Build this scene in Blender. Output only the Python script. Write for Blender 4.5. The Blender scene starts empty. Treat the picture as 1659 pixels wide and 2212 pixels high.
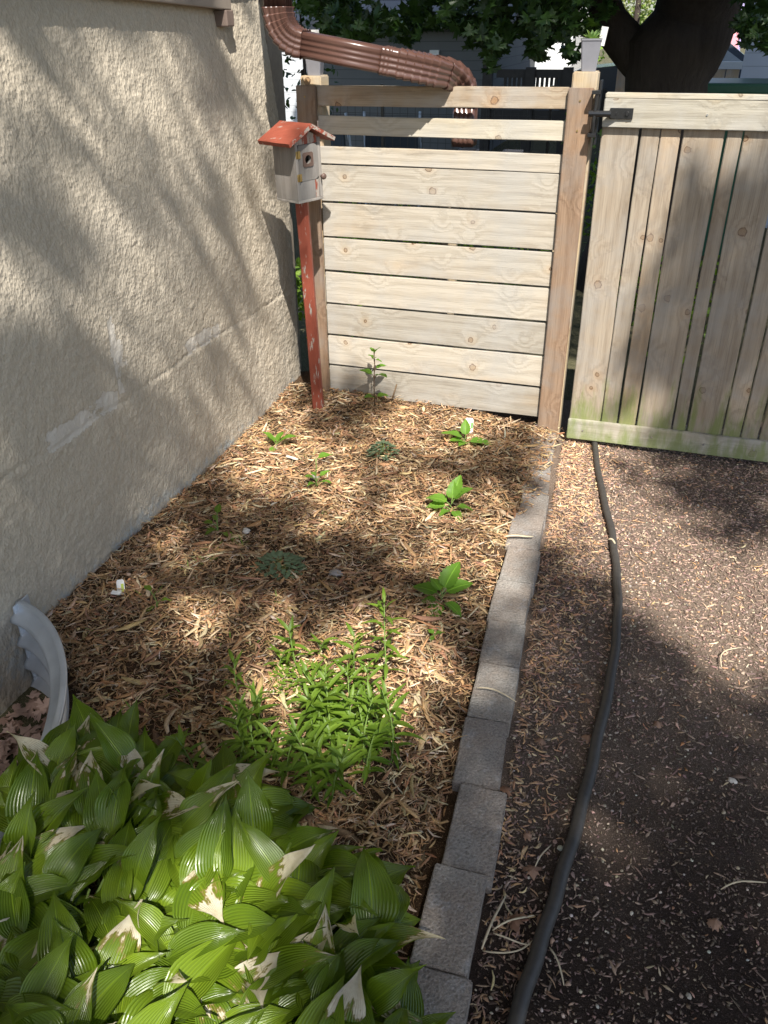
import bpy, bmesh, math, random
import numpy as np
from mathutils import Vector, Matrix
rng=np.random.default_rng(7); random.seed(7)
S=bpy.context.scene; COL=S.collection
# ------------------------------------------------------------------ camera
FOC,PIT,YAW,ROL=1782.98,math.radians(30.629),math.radians(18.248),math.radians(-0.596)
PW,PH=1659.0,2212.0
CAM=np.array([0,0,1.55])
fw=np.array([-math.sin(YAW)*math.cos(PIT),math.cos(YAW)*math.cos(PIT),-math.sin(PIT)])
r0=np.array([math.cos(YAW),math.sin(YAW),0.0]); u0=np.cross(r0,fw)
rt=r0*math.cos(ROL)+u0*math.sin(ROL); up=-r0*math.sin(ROL)+u0*math.cos(ROL)
cd=bpy.data.cameras.new('camera'); cam=bpy.data.objects.new('camera',cd); COL.objects.link(cam)
cam.matrix_world=Matrix(((rt[0],up[0],-fw[0],CAM[0]),(rt[1],up[1],-fw[1],CAM[1]),(rt[2],up[2],-fw[2],CAM[2]),(0,0,0,1)))
cd.sensor_fit='VERTICAL'; cd.sensor_height=36; cd.lens=FOC/PH*36; cd.clip_end=500; cd.clip_start=.02
S.camera=cam
# ------------------------------------------------------------------ light
SAZ,SEL=math.radians(28),math.radians(52)      # light travels 28 deg left of +y, 52 deg down
sd=np.array([-math.sin(SAZ)*math.cos(SEL),math.cos(SAZ)*math.cos(SEL),-math.sin(SEL)])
w=bpy.data.worlds.new("World"); S.world=w; w.use_nodes=True
nt=w.node_tree; bg=nt.nodes['Background']; sk=nt.nodes.new('ShaderNodeTexSky'); sk.sky_type='NISHITA'; sk.sun_disc=False
sk.sun_elevation=SEL; sk.sun_rotation=math.atan2(-sd[0],-sd[1]); sk.dust_density=1.5
nt.links.new(sk.outputs[0],bg.inputs[0]); bg.inputs[1].default_value=.115
sl=bpy.data.lights.new('sun','SUN'); sl.energy=5.0; sl.angle=math.radians(.6); sl.color=(1,.955,.885)
so=bpy.data.objects.new('sun',sl); COL.objects.link(so); so.rotation_euler=Vector(sd).to_track_quat('-Z','Y').to_euler()
S.view_settings.view_transform='Standard'; S.view_settings.look='None'; S.view_settings.exposure=.98; S.view_settings.gamma=1
S.view_settings.use_curve_mapping=False
# ------------------------------------------------------------------ helpers
def proj(P):
    d=np.asarray(P,float)-CAM; z=d@fw
    z=np.where(z<.05,.05,z)
    return PW/2+FOC*(d@rt)/z, PH/2-FOC*(d@up)/z, z
def at(x,y,ax,val):
    d=fw+rt*(x-PW/2)/FOC-up*(y-PH/2)/FOC
    return CAM+d*((val-CAM[ax])/d[ax])
def G(x,y,z=0.0):
    p=at(x,y,2,z); return Vector(p)
def _h(ix,iy,s):
    n=(ix*374761393+iy*668265263+s*1274126177)&0x7fffffff
    n=((n^(n>>13))*1274126177)&0x7fffffff
    return ((n^(n>>16))&0xffff)/65535.0
def vn(x,y,s=0):
    x=np.asarray(x,float); y=np.asarray(y,float)
    ix=np.floor(x).astype(np.int64); iy=np.floor(y).astype(np.int64); fx=x-ix; fy=y-iy
    fx=fx*fx*(3-2*fx); fy=fy*fy*(3-2*fy)
    return (_h(ix,iy,s)*(1-fx)+_h(ix+1,iy,s)*fx)*(1-fy)+(_h(ix,iy+1,s)*(1-fx)+_h(ix+1,iy+1,s)*fx)*fy
def fbm(x,y,s=0,o=3):
    a=0;k=1;t=0
    for i in range(o): a=a+vn(x*2**i,y*2**i,s+i*17)*k; t+=k; k*=.5
    return a/t
def tag(o,label=None,cat=None,group=None,kind=None):
    if label:o['label']=label
    if cat:o['category']=cat
    if group:o['group']=group
    if kind:o['kind']=kind
    return o
def empty(name,loc=(0,0,0),rz=0):
    o=bpy.data.objects.new(name,None); COL.objects.link(o); o.location=loc; o.rotation_euler=(0,0,rz); o.empty_display_size=.05; return o
def meshobj(name,V,F,m,parent=None,smooth=False,cols=None,uv=None):
    me=bpy.data.meshes.new(name); 
    if isinstance(F,np.ndarray):
        V=np.asarray(V,np.float32); k=F.shape[1]; n=len(F)
        me.vertices.add(len(V)); me.vertices.foreach_set('co',V.ravel())
        me.loops.add(n*k); me.loops.foreach_set('vertex_index',F.astype(np.int32).ravel())
        me.polygons.add(n); me.polygons.foreach_set('loop_start',np.arange(0,n*k,k,dtype=np.int32))
        me.update(calc_edges=True)
    else:
        me.from_pydata([tuple(v) for v in V],[],F); me.update()
    if cols is not None:
        a=me.color_attributes.new('Col','FLOAT_COLOR','POINT'); c=np.ones((len(V),4),np.float32); c[:,:3]=np.asarray(cols); a.data.foreach_set('color',c.ravel())
    if uv is not None:
        u=me.attributes.new('leafuv','FLOAT_VECTOR','POINT'); c=np.zeros((len(V),3),np.float32); uv=np.asarray(uv); c[:,:uv.shape[1]]=uv; u.data.foreach_set('vector',c.ravel())
    if smooth: me.polygons.foreach_set('use_smooth',np.ones(len(me.polygons),bool))
    if m: me.materials.append(m)
    o=bpy.data.objects.new(name,me); COL.objects.link(o)
    if parent: o.parent=parent
    return o
class MB:
    def __init__(s): s.V=[];s.F=[]
    def add(s,V,F):
        b=len(s.V); s.V+= [tuple(v) for v in V]; s.F+=[tuple(i+b for i in f) for f in F]; return s
    def box(s,x0,y0,z0,x1,y1,z1,M=None,bev=0):
        bm=bmesh.new(); bmesh.ops.create_cube(bm,size=1)
        for v in bm.verts: v.co=Vector(((x0+x1)/2+v.co.x*(x1-x0),(y0+y1)/2+v.co.y*(y1-y0),(z0+z1)/2+v.co.z*(z1-z0)))
        if bev: bmesh.ops.bevel(bm,geom=list(bm.edges)+list(bm.verts),offset=bev,segments=2,affect='EDGES',profile=.6)
        if M: bm.transform(M)
        bm.verts.index_update(); s.add([v.co[:] for v in bm.verts],[[v.index for v in f.verts] for f in bm.faces]); bm.free(); return s
    def tube(s,pts,rad,n=10,cap=True,sect=None):
        pts=[Vector(p) for p in pts]; V=[];F=[]; N=len(pts)
        if not hasattr(rad,'__len__'): rad=[rad]*N
        ref=None
        for i,p in enumerate(pts):
            t=(pts[min(i+1,N-1)]-pts[max(i-1,0)]).normalized()
            if ref is None: ref=Vector((0,0,1)) if abs(t.z)<.9 else Vector((1,0,0)); 
            a=(ref-t*ref.dot(t)).normalized(); ref=a; b=t.cross(a)
            for k in range(n):
                th=2*math.pi*k/n
                if sect: q=sect(k/n); V.append(p+(a*q[0]+b*q[1])*rad[i])
                else: V.append(p+(a*math.cos(th)+b*math.sin(th))*rad[i])
        for i in range(N-1):
            for k in range(n): F.append((i*n+k,i*n+(k+1)%n,(i+1)*n+(k+1)%n,(i+1)*n+k))
        if cap: F.append(tuple(range(n-1,-1,-1))); F.append(tuple((N-1)*n+k for k in range(n)))
        return s.add(V,F)
    def build(s,name,m,parent=None,smooth=False): return meshobj(name,s.V,s.F,m,parent,smooth)
def smooth_auto(o,ang=40):
    me=o.data; me.polygons.foreach_set('use_smooth',np.ones(len(me.polygons),bool))
    try: me.set_sharp_from_angle(angle=math.radians(ang))
    except Exception: pass
    return o
# ------------------------------------------------------------------ materials
class N:
    def __init__(s,name,rough=.8,spec=.3):
        s.m=bpy.data.materials.new(name); s.m.use_nodes=True; s.t=s.m.node_tree; s.b=s.t.nodes['Principled BSDF']
        s.b.inputs['Roughness'].default_value=rough; s.b.inputs['Specular IOR Level'].default_value=spec
    def n(s,ty,**k):
        o=s.t.nodes.new(ty)
        for a,v in k.items():
            if a in('op','mode'): setattr(o,'operation' if a=='op' else 'blend_type',v)
            elif a.startswith('i_'):
                key=a[2:]; key=int(key) if key.isdigit() else key.replace('_',' ')
                s.set(o.inputs[key],v)
            else: setattr(o,a,v)
        return o
    def set(s,inp,v):
        if hasattr(v,'is_linked') or isinstance(v,bpy.types.NodeSocket): s.t.links.new(v,inp)
        else:
            if isinstance(v,(tuple,list)) and len(v)==3 and inp.type=='RGBA': v=(*v,1)
            inp.default_value=v
    def math(s,op,a,b=None,c=None,clamp=False):
        o=s.t.nodes.new('ShaderNodeMath'); o.operation=op; o.use_clamp=clamp; s.set(o.inputs[0],a)
        if b is not None: s.set(o.inputs[1],b)
        if c is not None: s.set(o.inputs[2],c)
        return o.outputs[0]
    def mix(s,f,a,b,mode='MIX'):
        o=s.t.nodes.new('ShaderNodeMix'); o.data_type='RGBA'; o.blend_type=mode; s.set(o.inputs[0],f); s.set(o.inputs[6],a); s.set(o.inputs[7],b); return o.outputs[2]
    def coord(s,kind='Object'): return s.n('ShaderNodeTexCoord').outputs[kind]
    def map(s,v,scale=(1,1,1),loc=(0,0,0)):
        o=s.n('ShaderNodeMapping'); s.set(o.inputs[0],v); o.inputs['Scale'].default_value=scale; s.set(o.inputs['Location'],loc); return o.outputs[0]
    def noise(s,v,sc,det=4,rough=.6,dist=0):
        o=s.n('ShaderNodeTexNoise'); s.set(o.inputs['Vector'],v); o.inputs['Scale'].default_value=sc; o.inputs['Detail'].default_value=det; o.inputs['Roughness'].default_value=rough; o.inputs['Distortion'].default_value=dist; return o.outputs[0]
    def vor(s,v,sc,feat='F1',out=0,rnd=1):
        o=s.n('ShaderNodeTexVoronoi'); o.feature=feat; s.set(o.inputs['Vector'],v); o.inputs['Scale'].default_value=sc; o.inputs['Randomness'].default_value=rnd; return o.outputs[out]
    def ramp(s,f,stops):
        o=s.n('ShaderNodeValToRGB'); s.set(o.inputs[0],f); e=o.color_ramp.elements
        while len(e)<len(stops): e.new(.5)
        for i,(p,c) in enumerate(stops): e[i].position=p; e[i].color=(*c,1) if len(c)==3 else c
        return o.outputs[0]
    def bump(s,h,st=.5,d=.01,prev=None):
        o=s.n('ShaderNodeBump'); s.set(o.inputs['Height'],h); o.inputs['Strength'].default_value=st; o.inputs['Distance'].default_value=d
        if prev: s.set(o.inputs['Normal'],prev)
        return o.outputs[0]
    def base(s,c): s.set(s.b.inputs['Base Color'],c); return s
    def nrm(s,x): s.set(s.b.inputs['Normal'],x); return s
    def rgh(s,x): s.set(s.b.inputs['Roughness'],x); return s
def ss(k,x,a,b):      # smoothstep node
    o=k.n('ShaderNodeMapRange'); o.interpolation_type='SMOOTHSTEP'; k.set(o.inputs[0],x); o.inputs[1].default_value=a; o.inputs[2].default_value=b; return o.outputs[0]
def flat(name,c,rough=.7,spec=.3,var=.15,metal=0,sc=30,bump=0):
    k=N(name,rough,spec); co=k.coord(); f=k.noise(co,sc,5,.6)
    k.base(k.mix(k.math('MULTIPLY',k.math('SUBTRACT',f,.5),1,clamp=False) if 0 else f,[x*(1-var*1.6) for x in c],[min(1,x*(1+var*1.6)) for x in c]))
    k.b.inputs['Metallic'].default_value=metal
    if bump: k.nrm(k.bump(f,bump,.002))
    return k.m
def wood(name,axis,light,dark,knot=(.10,.05,.025),warm=(.45,.27,.13),moss=None,ring=1.0,knots=True,bumps=.5,rowkey=True):
    """weathered cedar: axis = grain direction (0 x, 2 z) in object space"""
    k=N(name,.82,.2); co=k.coord(); sep=k.n('ShaderNodeSeparateXYZ'); k.set(sep.inputs[0],co); oi=k.n('ShaderNodeObjectInfo').outputs['Random']
    L=sep.outputs[axis]; W=sep.outputs[2 if axis==0 else 0]
    seed=k.math('MULTIPLY',oi,37.0)
    cb=k.n('ShaderNodeCombineXYZ'); k.set(cb.inputs[0],L);k.set(cb.inputs[1],W);k.set(cb.inputs[2],k.math('ADD',seed,k.math('MULTIPLY',sep.outputs[1],3.0))); v=cb.outputs[0]
    kv=k.map(v,(3.2,9.0,1.0))
    vo=k.n('ShaderNodeTexVoronoi'); k.set(vo.inputs['Vector'],kv); vo.inputs['Scale'].default_value=1.0; vo.voronoi_dimensions='3D'; vo.distance='EUCLIDEAN'
    sub=k.n('ShaderNodeVectorMath',operation='SUBTRACT'); k.set(sub.inputs[0],kv); k.set(sub.inputs[1],vo.outputs['Position'])
    sc=k.n('ShaderNodeVectorMath',operation='DIVIDE'); k.set(sc.inputs[0],sub.outputs[0]); sc.inputs[1].default_value=(3.2,9.0,1e6)
    ln=k.n('ShaderNodeVectorMath',operation='LENGTH'); k.set(ln.inputs[0],sc.outputs[0]); d=k.math('MULTIPLY',ln.outputs['Value'],k.math('MULTIPLY_ADD',k.noise(v,70,2,.5),1.1,.45))   # metres to knot
    infl=k.math('POWER',2.718,k.math('MULTIPLY',k.math('MULTIPLY',d,d),-700.0))
    warp=k.noise(k.map(v,(1.6,7,1)),1.0,3,.5); warp2=k.noise(k.map(v,(5,40,1)),1.0,3,.55)
    h=k.math('ADD',k.math('MULTIPLY',W,150.0*ring),k.math('MULTIPLY',warp,15.0*ring)); h=k.math('ADD',h,k.math('MULTIPLY',warp2,2.2))
    if knots: h=k.math('ADD',h,k.math('MULTIPLY',infl,9.0))
    rings=k.math('SINE',h); rings=k.math('MULTIPLY_ADD',rings,.5,.5); rings=k.math('POWER',rings,1.6)
    fine=k.noise(k.map(v,(6,260,1)),1.0,4,.7); big=k.noise(k.map(v,(1.3,5,1)),1.0,3,.5)
    c=k.mix(k.math('MULTIPLY_ADD',rings,-.40,.92,clamp=True),dark,light)
    c=k.mix(k.math('MULTIPLY',ss(k,fine,.42,.75),.5),c,[x*.5 for x in dark])
    c=k.mix(k.math('MULTIPLY',ss(k,big,.52,.74),.6),c,warm)
    c=k.mix(k.math('MULTIPLY',oi,.22),c,(light[0]*1.12,light[1]*.98,light[2]*.82))
    if knots:
        kr=k.math('SINE',k.math('MULTIPLY',d,1500.0)); kr=k.math('MULTIPLY_ADD',kr,.25,.6)
        kc=k.mix(kr,knot,[x*.95 for x in warm]); sel=k.math('GREATER_THAN',k.n('ShaderNodeSeparateColor',i_0=vo.outputs['Color']).outputs[0],.50)
        szs=k.math('MULTIPLY_ADD',k.n('ShaderNodeSeparateColor',i_0=vo.outputs['Color']).outputs[1],.010,.005)
        inside=k.math('LESS_THAN',d,szs); rim=k.math('MULTIPLY',k.math('LESS_THAN',k.math('ABSOLUTE',k.math('SUBTRACT',d,szs)),.0016),sel)
        halo=k.math('MULTIPLY',k.math('POWER',2.718,k.math('MULTIPLY',k.math('MULTIPLY',d,d),-1800.0)),sel)
        c=k.mix(k.math('MULTIPLY',halo,.5),c,[x*1.1 for x in warm])
        c=k.mix(k.math('MULTIPLY',k.math('MULTIPLY',inside,sel),.75),c,kc); c=k.mix(k.math('MULTIPLY',rim,.75),c,knot)
    c=k.mix(1.0,c,k.ramp(oi,[(0,(.80,.79,.78)),(1,(1.12,1.12,1.12))]),'MULTIPLY'); st_=k.noise(k.map(v,(2.2,14,1)),1.0,5,.65); c=k.mix(k.math('MULTIPLY',ss(k,st_,.52,.68),.45),c,[x*.75 for x in dark]); gs=k.noise(k.map(co,(5,5,5)),1.0,4,.6)
    c=k.mix(k.math('MULTIPLY',ss(k,gs,.40,.70),.55),c,[light[0]*.80,light[0]*.78,light[0]*.73])
    if moss:
        geo=k.n('ShaderNodeNewGeometry').outputs['Position']; sz=k.n('ShaderNodeSeparateXYZ'); k.set(sz.inputs[0],geo)
        mn=k.noise(k.map(geo,(22,22,5)),1.0,4,.65)
        mk=k.math('ADD',k.math('MULTIPLY',k.math('SUBTRACT',moss[1],sz.outputs[2]),1.0/(moss[1]-moss[0])),k.math('MULTIPLY',k.math('SUBTRACT',mn,.55),3.2))
        c=k.mix(k.math('MULTIPLY',ss(k,mk,.1,1.1),.75),c,(.16,.20,.05))
    k.base(c); k.nrm(k.bump(k.math('ADD',k.math('MULTIPLY',rings,.5),fine),bumps,.0018)); return k.m
def vcol(name,rough=.85,spec=.15,bumpsc=400,bs=.4,trans=0):
    k=N(name,rough,spec); a=k.n('ShaderNodeAttribute',attribute_name='Col'); co=k.coord(); f=k.noise(k.map(co,(1,1,1)),bumpsc,3,.6)
    c=k.mix(1.0,a.outputs[0],k.ramp(f,[(0.25,(.6,.6,.6)),(.75,(1.25,1.25,1.25))]),'MULTIPLY')
    k.base(c); k.nrm(k.bump(f,bs,.001)); return k.m
def leafmat(name,c1,c2,trans=.35,rough=.45,spec=.4,ribs=0,scorch=False,vein=.0):
    k=N(name,rough,spec); co=k.coord(); geo=k.n('ShaderNodeNewGeometry').outputs['Position']
    at_=k.n('ShaderNodeAttribute',attribute_name='leafuv').outputs['Vector']; sp=k.n('ShaderNodeSeparateXYZ'); k.set(sp.inputs[0],at_); U,Vv,R=sp.outputs
    f=k.noise(geo,18,3,.5); c=k.mix(k.math('ADD',k.math('MULTIPLY',f,.4),k.math('MULTIPLY',R,.6)),c1,c2)
    mid=k.math('SUBTRACT',1.0,ss(k,k.math('ABSOLUTE',U),.0,.09))
    if vein: c=k.mix(k.math('MULTIPLY',mid,vein),c,[min(1,x*2.2) for x in c2])
    if ribs:
        rb=k.math('SINE',k.math('MULTIPLY',U,ribs)); rb=k.math('MULTIPLY_ADD',rb,.5,.5)
        c=k.mix(k.math('MULTIPLY',rb,.35),c,[x*.72 for x in c1])
        k.nrm(k.bump(rb,.55,.0022))
        c=k.mix(k.math('MULTIPLY',k.math('LESS_THAN',k.math('ABSOLUTE',U),.03),.5),c,[min(1,x*1.6) for x in c2])
    else: k.nrm(k.bump(mid,.4,.001))
    tc=c; k.base(c)
    tb=k.n('ShaderNodeBsdfTranslucent'); ms=k.n('ShaderNodeMixShader'); out=[n for n in k.t.nodes if n.type=='OUTPUT_MATERIAL'][0]
    if scorch:
        at2=k.n('ShaderNodeAttribute',attribute_name='Col').outputs[0]; rr=k.n('ShaderNodeSeparateColor',i_0=at2).outputs[0]
        nz=k.noise(k.map(at_,(1.6,3.2,40)),1.0,4,.65)
        m=0
        pap=k.mix(k.noise(geo,60,4,.6),(.46,.36,.20),(.82,.77,.62)); raw=k.math('ADD',k.math('MULTIPLY',k.math('GREATER_THAN',rr,.02),k.math('MULTIPLY_ADD',Vv,.55,-.42)),k.math('ADD',k.math('MULTIPLY',rr,.62),k.math('SUBTRACT',nz,.5))); m=ss(k,raw,.40,.45); c=k.mix(k.math('MULTIPLY',ss(k,raw,.33,.41),.8),c,(.24,.17,.05)); c=k.mix(m,c,pap); k.base(c); k.rgh(k.math('MULTIPLY_ADD',m,.4,rough)); tc=c
    k.set(tb.inputs[0],k.mix(1.0,tc,(1.5,1.5,.55),'MULTIPLY')); k.set(ms.inputs[0],trans); k.set(ms.inputs[1],k.b.outputs[0]); k.set(ms.inputs[2],tb.outputs[0]); k.set(out.inputs[0],ms.outputs[0])
    return k.m
# --- colours
M={}
M['fence']=wood('cedar_grey_boards',0,(.45,.415,.35),(.265,.23,.18),warm=(.42,.31,.19))
M['railtop']=wood('cedar_brown_rail',0,(.44,.365,.27),(.26,.18,.11),warm=(.45,.25,.11),ring=.8)
M['trim']=wood('cedar_brown_post',2,(.27,.19,.13),(.135,.08,.05),warm=(.40,.24,.13),knot=(.12,.05,.02),ring=.9,bumps=.9,moss=(-.3,-.05))
M['post']=wood('cedar_post',2,(.50,.40,.26),(.32,.23,.13),ring=.7)
M['gatev']=wood('cedar_gate_boards',2,(.37,.315,.245),(.215,.17,.125),warm=(.33,.225,.13),moss=(.02,.30))
M['gateh']=wood('cedar_gate_rail',0,(.46,.43,.355),(.28,.25,.195),warm=(.38,.30,.18),moss=(-.02,.12))
M['greywood']=wood('silvered_wood',2,(.285,.265,.245),(.14,.125,.11),warm=(.22,.18,.14),knots=False,ring=1.2)
# birdhouse front wood with remains of red paint
def redpaint(name,axis,amt):
    k=N(name,.6,.3); co=k.coord(); sc=[14,14,14]; sc[axis]=3
    a=k.noise(k.map(co,tuple(sc)),3.0,6,.7); b=k.noise(k.map(co,tuple(x*6 for x in sc)),1.0,4,.6)
    m=ss(k,k.math('ADD',a,k.math('MULTIPLY',k.math('SUBTRACT',b,.5),.25)),amt,amt+.04)
    red=k.mix(b,(.19,.042,.024),(.30,.080,.048)); wd=k.mix(b,(.16,.13,.11),(.42,.37,.32))
    k.base(k.mix(m,red,wd)); k.nrm(k.bump(k.math('ADD',b,k.math('MULTIPLY',m,-.6)),.6,.0015)); return k.m
M['redroof']=redpaint('flaking_red_paint',0,.63); M['redpost']=redpaint('worn_red_post_paint',2,.60); M['rededge']=redpaint('bare_roof_edge',0,.47); M['redpatch']=redpaint('red_paint_rest',2,.43)
# stucco
def stucco():
    k=N('rough_stucco',.95,.08); P=k.coord(); sp=k.n('ShaderNodeSeparateXYZ'); k.set(sp.inputs[0],P); Y,Z=sp.outputs[1],sp.outputs[2]
    a=k.noise(P,2.2,4,.55); b=k.noise(P,95,4,.7); v=k.vor(k.map(P,(1,1,.7)),120); 
    c=k.mix(a,(.375,.325,.25),(.465,.41,.325)); c=k.mix(k.math('MULTIPLY',ss(k,k.noise(P,1.1,4,.6),.45,.68),.35),c,(.30,.27,.225)); c=k.mix(k.math('MULTIPLY',ss(k,b,.35,.7),.35),c,(.57,.50,.40))
    # chipped pale patches along the crack and up one vertical scar
    zc=k.math('ADD',.489,k.math('MULTIPLY',k.math('SUBTRACT',k.noise(k.map(P,(1,6,1)),1.0,3,.5),.5),.035))
    dz=k.math('SUBTRACT',Z,zc); pn=k.noise(P,14,5,.7)
    def patch(y0,y1,w,off=0.0,thr=.5):
        iny=k.math('MULTIPLY',ss(k,Y,y0-.04,y0+.04),k.math('SUBTRACT',1.0,ss(k,Y,y1-.05,y1+.03)))
        inz=k.math('SUBTRACT',1.0,ss(k,k.math('ABSOLUTE',k.math('SUBTRACT',dz,off)),w*.5,w*1.3))
        return k.math('MULTIPLY',iny,k.math('MULTIPLY',inz,1.0))
    m=k.math('MAXIMUM',patch(1.74,2.12,.038,.022),patch(2.55,2.86,.035,.03))
    vy=k.math('SUBTRACT',1.0,ss(k,k.math('ABSOLUTE',k.math('SUBTRACT',Y,k.math('ADD',2.12,k.math('MULTIPLY',pn,.03)))),.008,.028)); vz=k.math('MULTIPLY',ss(k,Z,.5,.53),k.math('SUBTRACT',1.0,ss(k,Z,.74,.80)))
    m=k.math('MAXIMUM',m,k.math('MULTIPLY',vy,vz)); vy2=k.math('SUBTRACT',1.0,ss(k,k.math('ABSOLUTE',k.math('SUBTRACT',Y,2.16)),.03,.06)); vz2=k.math('SUBTRACT',1.0,ss(k,k.math('ABSOLUTE',k.math('SUBTRACT',Z,.64)),.03,.07)); m=k.math('MAXIMUM',m,k.math('MULTIPLY',k.math('MULTIPLY',vy2,vz2),.9))
    m=ss(k,k.math('ADD',m,k.math('MULTIPLY',k.math('SUBTRACT',pn,.5),3.4)),.66,.86)
    c=k.mix(k.math('MULTIPLY',m,.6),c,(.56,.53,.48))
    # worn blue-grey foot of the wall
    ft=ss(k,k.math('ADD',k.math('MULTIPLY',Z,-14.0),k.math('MULTIPLY',k.math('SUBTRACT',pn,.5),3.0)),-1.2,.1); ft=k.math('MULTIPLY',ft,ss(k,pn,.45,.6))
    c=k.mix(k.math('MULTIPLY',ft,.6),c,(.33,.37,.38))
    k.base(c)
    h=k.math('ADD',k.math('MULTIPLY',v,.9),k.math('MULTIPLY',b,.8)); h=k.math('MULTIPLY',h,k.math('MULTIPLY_ADD',m,-.6,1.0))
    k.nrm(k.bump(h,.8,.0036)); return k.m
M['stucco']=stucco()
def soil(name,c1,c2,sc=90,bump=.8):
    k=N(name,.95,.1); P=k.coord(); a=k.noise(P,6,5,.6); b=k.noise(P,sc,5,.7); v=k.vor(P,sc*1.1)
    c=k.mix(k.math('MULTIPLY_ADD',a,.5,k.math('MULTIPLY',b,.5)),c1,c2); d=k.noise(P,420,3,.8); c=k.mix(k.math('MULTIPLY',ss(k,d,.40,.62),.55),[x*.45 for x in c1],c)
    c=k.mix(k.math('MULTIPLY',k.math('LESS_THAN',k.vor(P,230),.17),.6),c,[min(1,x*2.4) for x in c2])
    k.base(c); k.nrm(k.bump(k.math('ADD',k.math('ADD',b,k.math('MULTIPLY',v,.5)),k.math('MULTIPLY',d,.5)),bump,.008)); return k.m
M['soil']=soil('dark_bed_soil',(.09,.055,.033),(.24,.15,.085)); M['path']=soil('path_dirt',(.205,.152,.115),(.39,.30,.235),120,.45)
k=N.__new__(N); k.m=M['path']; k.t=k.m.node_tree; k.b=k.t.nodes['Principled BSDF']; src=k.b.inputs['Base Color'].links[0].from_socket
P=k.coord(); sp=k.n('ShaderNodeSeparateXYZ'); k.set(sp.inputs[0],P); q=k.math('ADD',k.math('ADD',sp.outputs[1],k.math('MULTIPLY',sp.outputs[0],-.5)),k.math('MULTIPLY',k.noise(P,2.5,5,.6),1.0)); k.base(k.mix(ss(k,q,1.4,2.4),k.mix(1.0,src,(.21,.20,.21),'MULTIPLY'),src))  # dark compost in the foreground, with its shade painted into the colour too
M['yard']=soil('back_yard_dirt',(.10,.10,.05),(.30,.25,.16),20)
M['chip']=vcol('mulch_chips'); M['pchip']=vcol('path_chips',.9,.1); M['peb']=vcol('pebbles',.6,.3,200,.2)
def paver():
    k=N('concrete_paver',.9,.15); P=k.n('ShaderNodeNewGeometry').outputs['Position']; oi=k.n('ShaderNodeObjectInfo').outputs['Random']
    a=k.noise(P,7,5,.65); b=k.noise(P,160,4,.75); v=k.vor(P,150)
    c=k.mix(ss(k,a,.38,.66),(.285,.24,.20),(.32,.30,.27)); c=k.mix(k.math('MULTIPLY',oi,.5),c,(.235,.20,.178))
    c=k.mix(k.math('MULTIPLY',ss(k,k.noise(P,11,4,.7),.55,.7),.55),c,(.36,.36,.365)); sp=k.math('LESS_THAN',k.vor(P,110),.15); c=k.mix(k.math('MULTIPLY',sp,.5),c,(.45,.41,.36))
    c=k.mix(k.math('MULTIPLY',k.math('LESS_THAN',v,.2),.5),c,(.14,.115,.10)); c=k.mix(1.0,c,k.ramp(b,[(.3,(.62,.62,.62)),(.7,(1.3,1.3,1.3))]),'MULTIPLY'); k.base(c); k.nrm(k.bump(k.math('ADD',b,k.math('MULTIPLY',v,.6)),1.0,.004)); return k.m
M['paver']=paver()
M['hose']=flat('faded_black_rubber',(.05,.046,.042),.55,.4,.3,sc=60,bump=.3)
M['brown']=flat('brown_painted_metal',(.092,.047,.036),.28,.6,.08,sc=12)
M['steel']=flat('galvanised_steel',(.50,.54,.58),.34,.5,.2,metal=.4,sc=9)
M['black']=flat('black_iron',(.012,.012,.013),.3,.6,.2)
M['brass']=flat('old_brass',(.34,.24,.09),.4,.5,.25,metal=.7,sc=200)
M['bronze']=flat('dark_hole_plate',(.11,.07,.055),.5,.4,.2)
M['dark']=flat('dark_inside',(.02,.018,.015),.9,.1)
M['greypot']=flat('grey_plastic_pot',(.20,.20,.22),.35,.4,.08)
M['white']=flat('white_plastic',(.75,.74,.70),.4,.4,.05)
M['nail']=flat('nail_steel',(.5,.5,.5),.3,.5,.1,metal=.8)
M['stone']=flat('grey_stone',(.30,.27,.25),.8,.2,.3,sc=40,bump=.6); M['paleston']=flat('pale_stone',(.60,.54,.46),.7,.2,.15,sc=40)
M['straw']=flat('dry_stalk',(.50,.42,.29),.8,.15,.25,sc=60)
M['deadleaf']=leafmat('dry_fallen_leaf',(.22,.12,.075),(.42,.27,.19),.15,.8,.1)
M['hosta']=leafmat('hosta_leaf',(.072,.130,.008),(.20,.285,.018),.32,.27,.55,ribs=46,scorch=True)
M['lily']=leafmat('lance_leaf',(.07,.135,.014),(.165,.255,.028),.35,.45,.35,vein=.35)
M['serr']=leafmat('serrated_leaf',(.09,.20,.02),(.15,.29,.035),.4,.5,.3,vein=.5)
M['blue']=leafmat('blue_green_leaf',(.10,.15,.085),(.15,.20,.12),.2,.6,.2)
M['succ']=leafmat('succulent_leaf',(.20,.33,.09),(.34,.48,.18),.2,.5,.3)
M['stem']=flat('green_stem',(.16,.24,.06),.5,.3,.2); M['redstem']=flat('brown_stem',(.14,.09,.05),.6,.3,.2)
M['grass']=leafmat('grass_sprout',(.14,.27,.04),(.2,.34,.06),.35,.5,.3)
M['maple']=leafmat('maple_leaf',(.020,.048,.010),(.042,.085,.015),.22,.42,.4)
M['farleaf']=leafmat('far_leaf',(.10,.19,.03),(.22,.34,.06),.35,.6,.2)
M['pine']=leafmat('pale_conifer',(.20,.26,.10),(.34,.36,.17),.3,.7,.2)
k=N('maple_bark',.95,.1); P=k.coord(); a=k.noise(k.map(P,(16,16,2.2)),1.0,6,.7); k.base(k.mix(a,(.025,.02,.018),(.085,.068,.055))); k.nrm(k.bump(a,1,.03)); M['bark']=k.m
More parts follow.
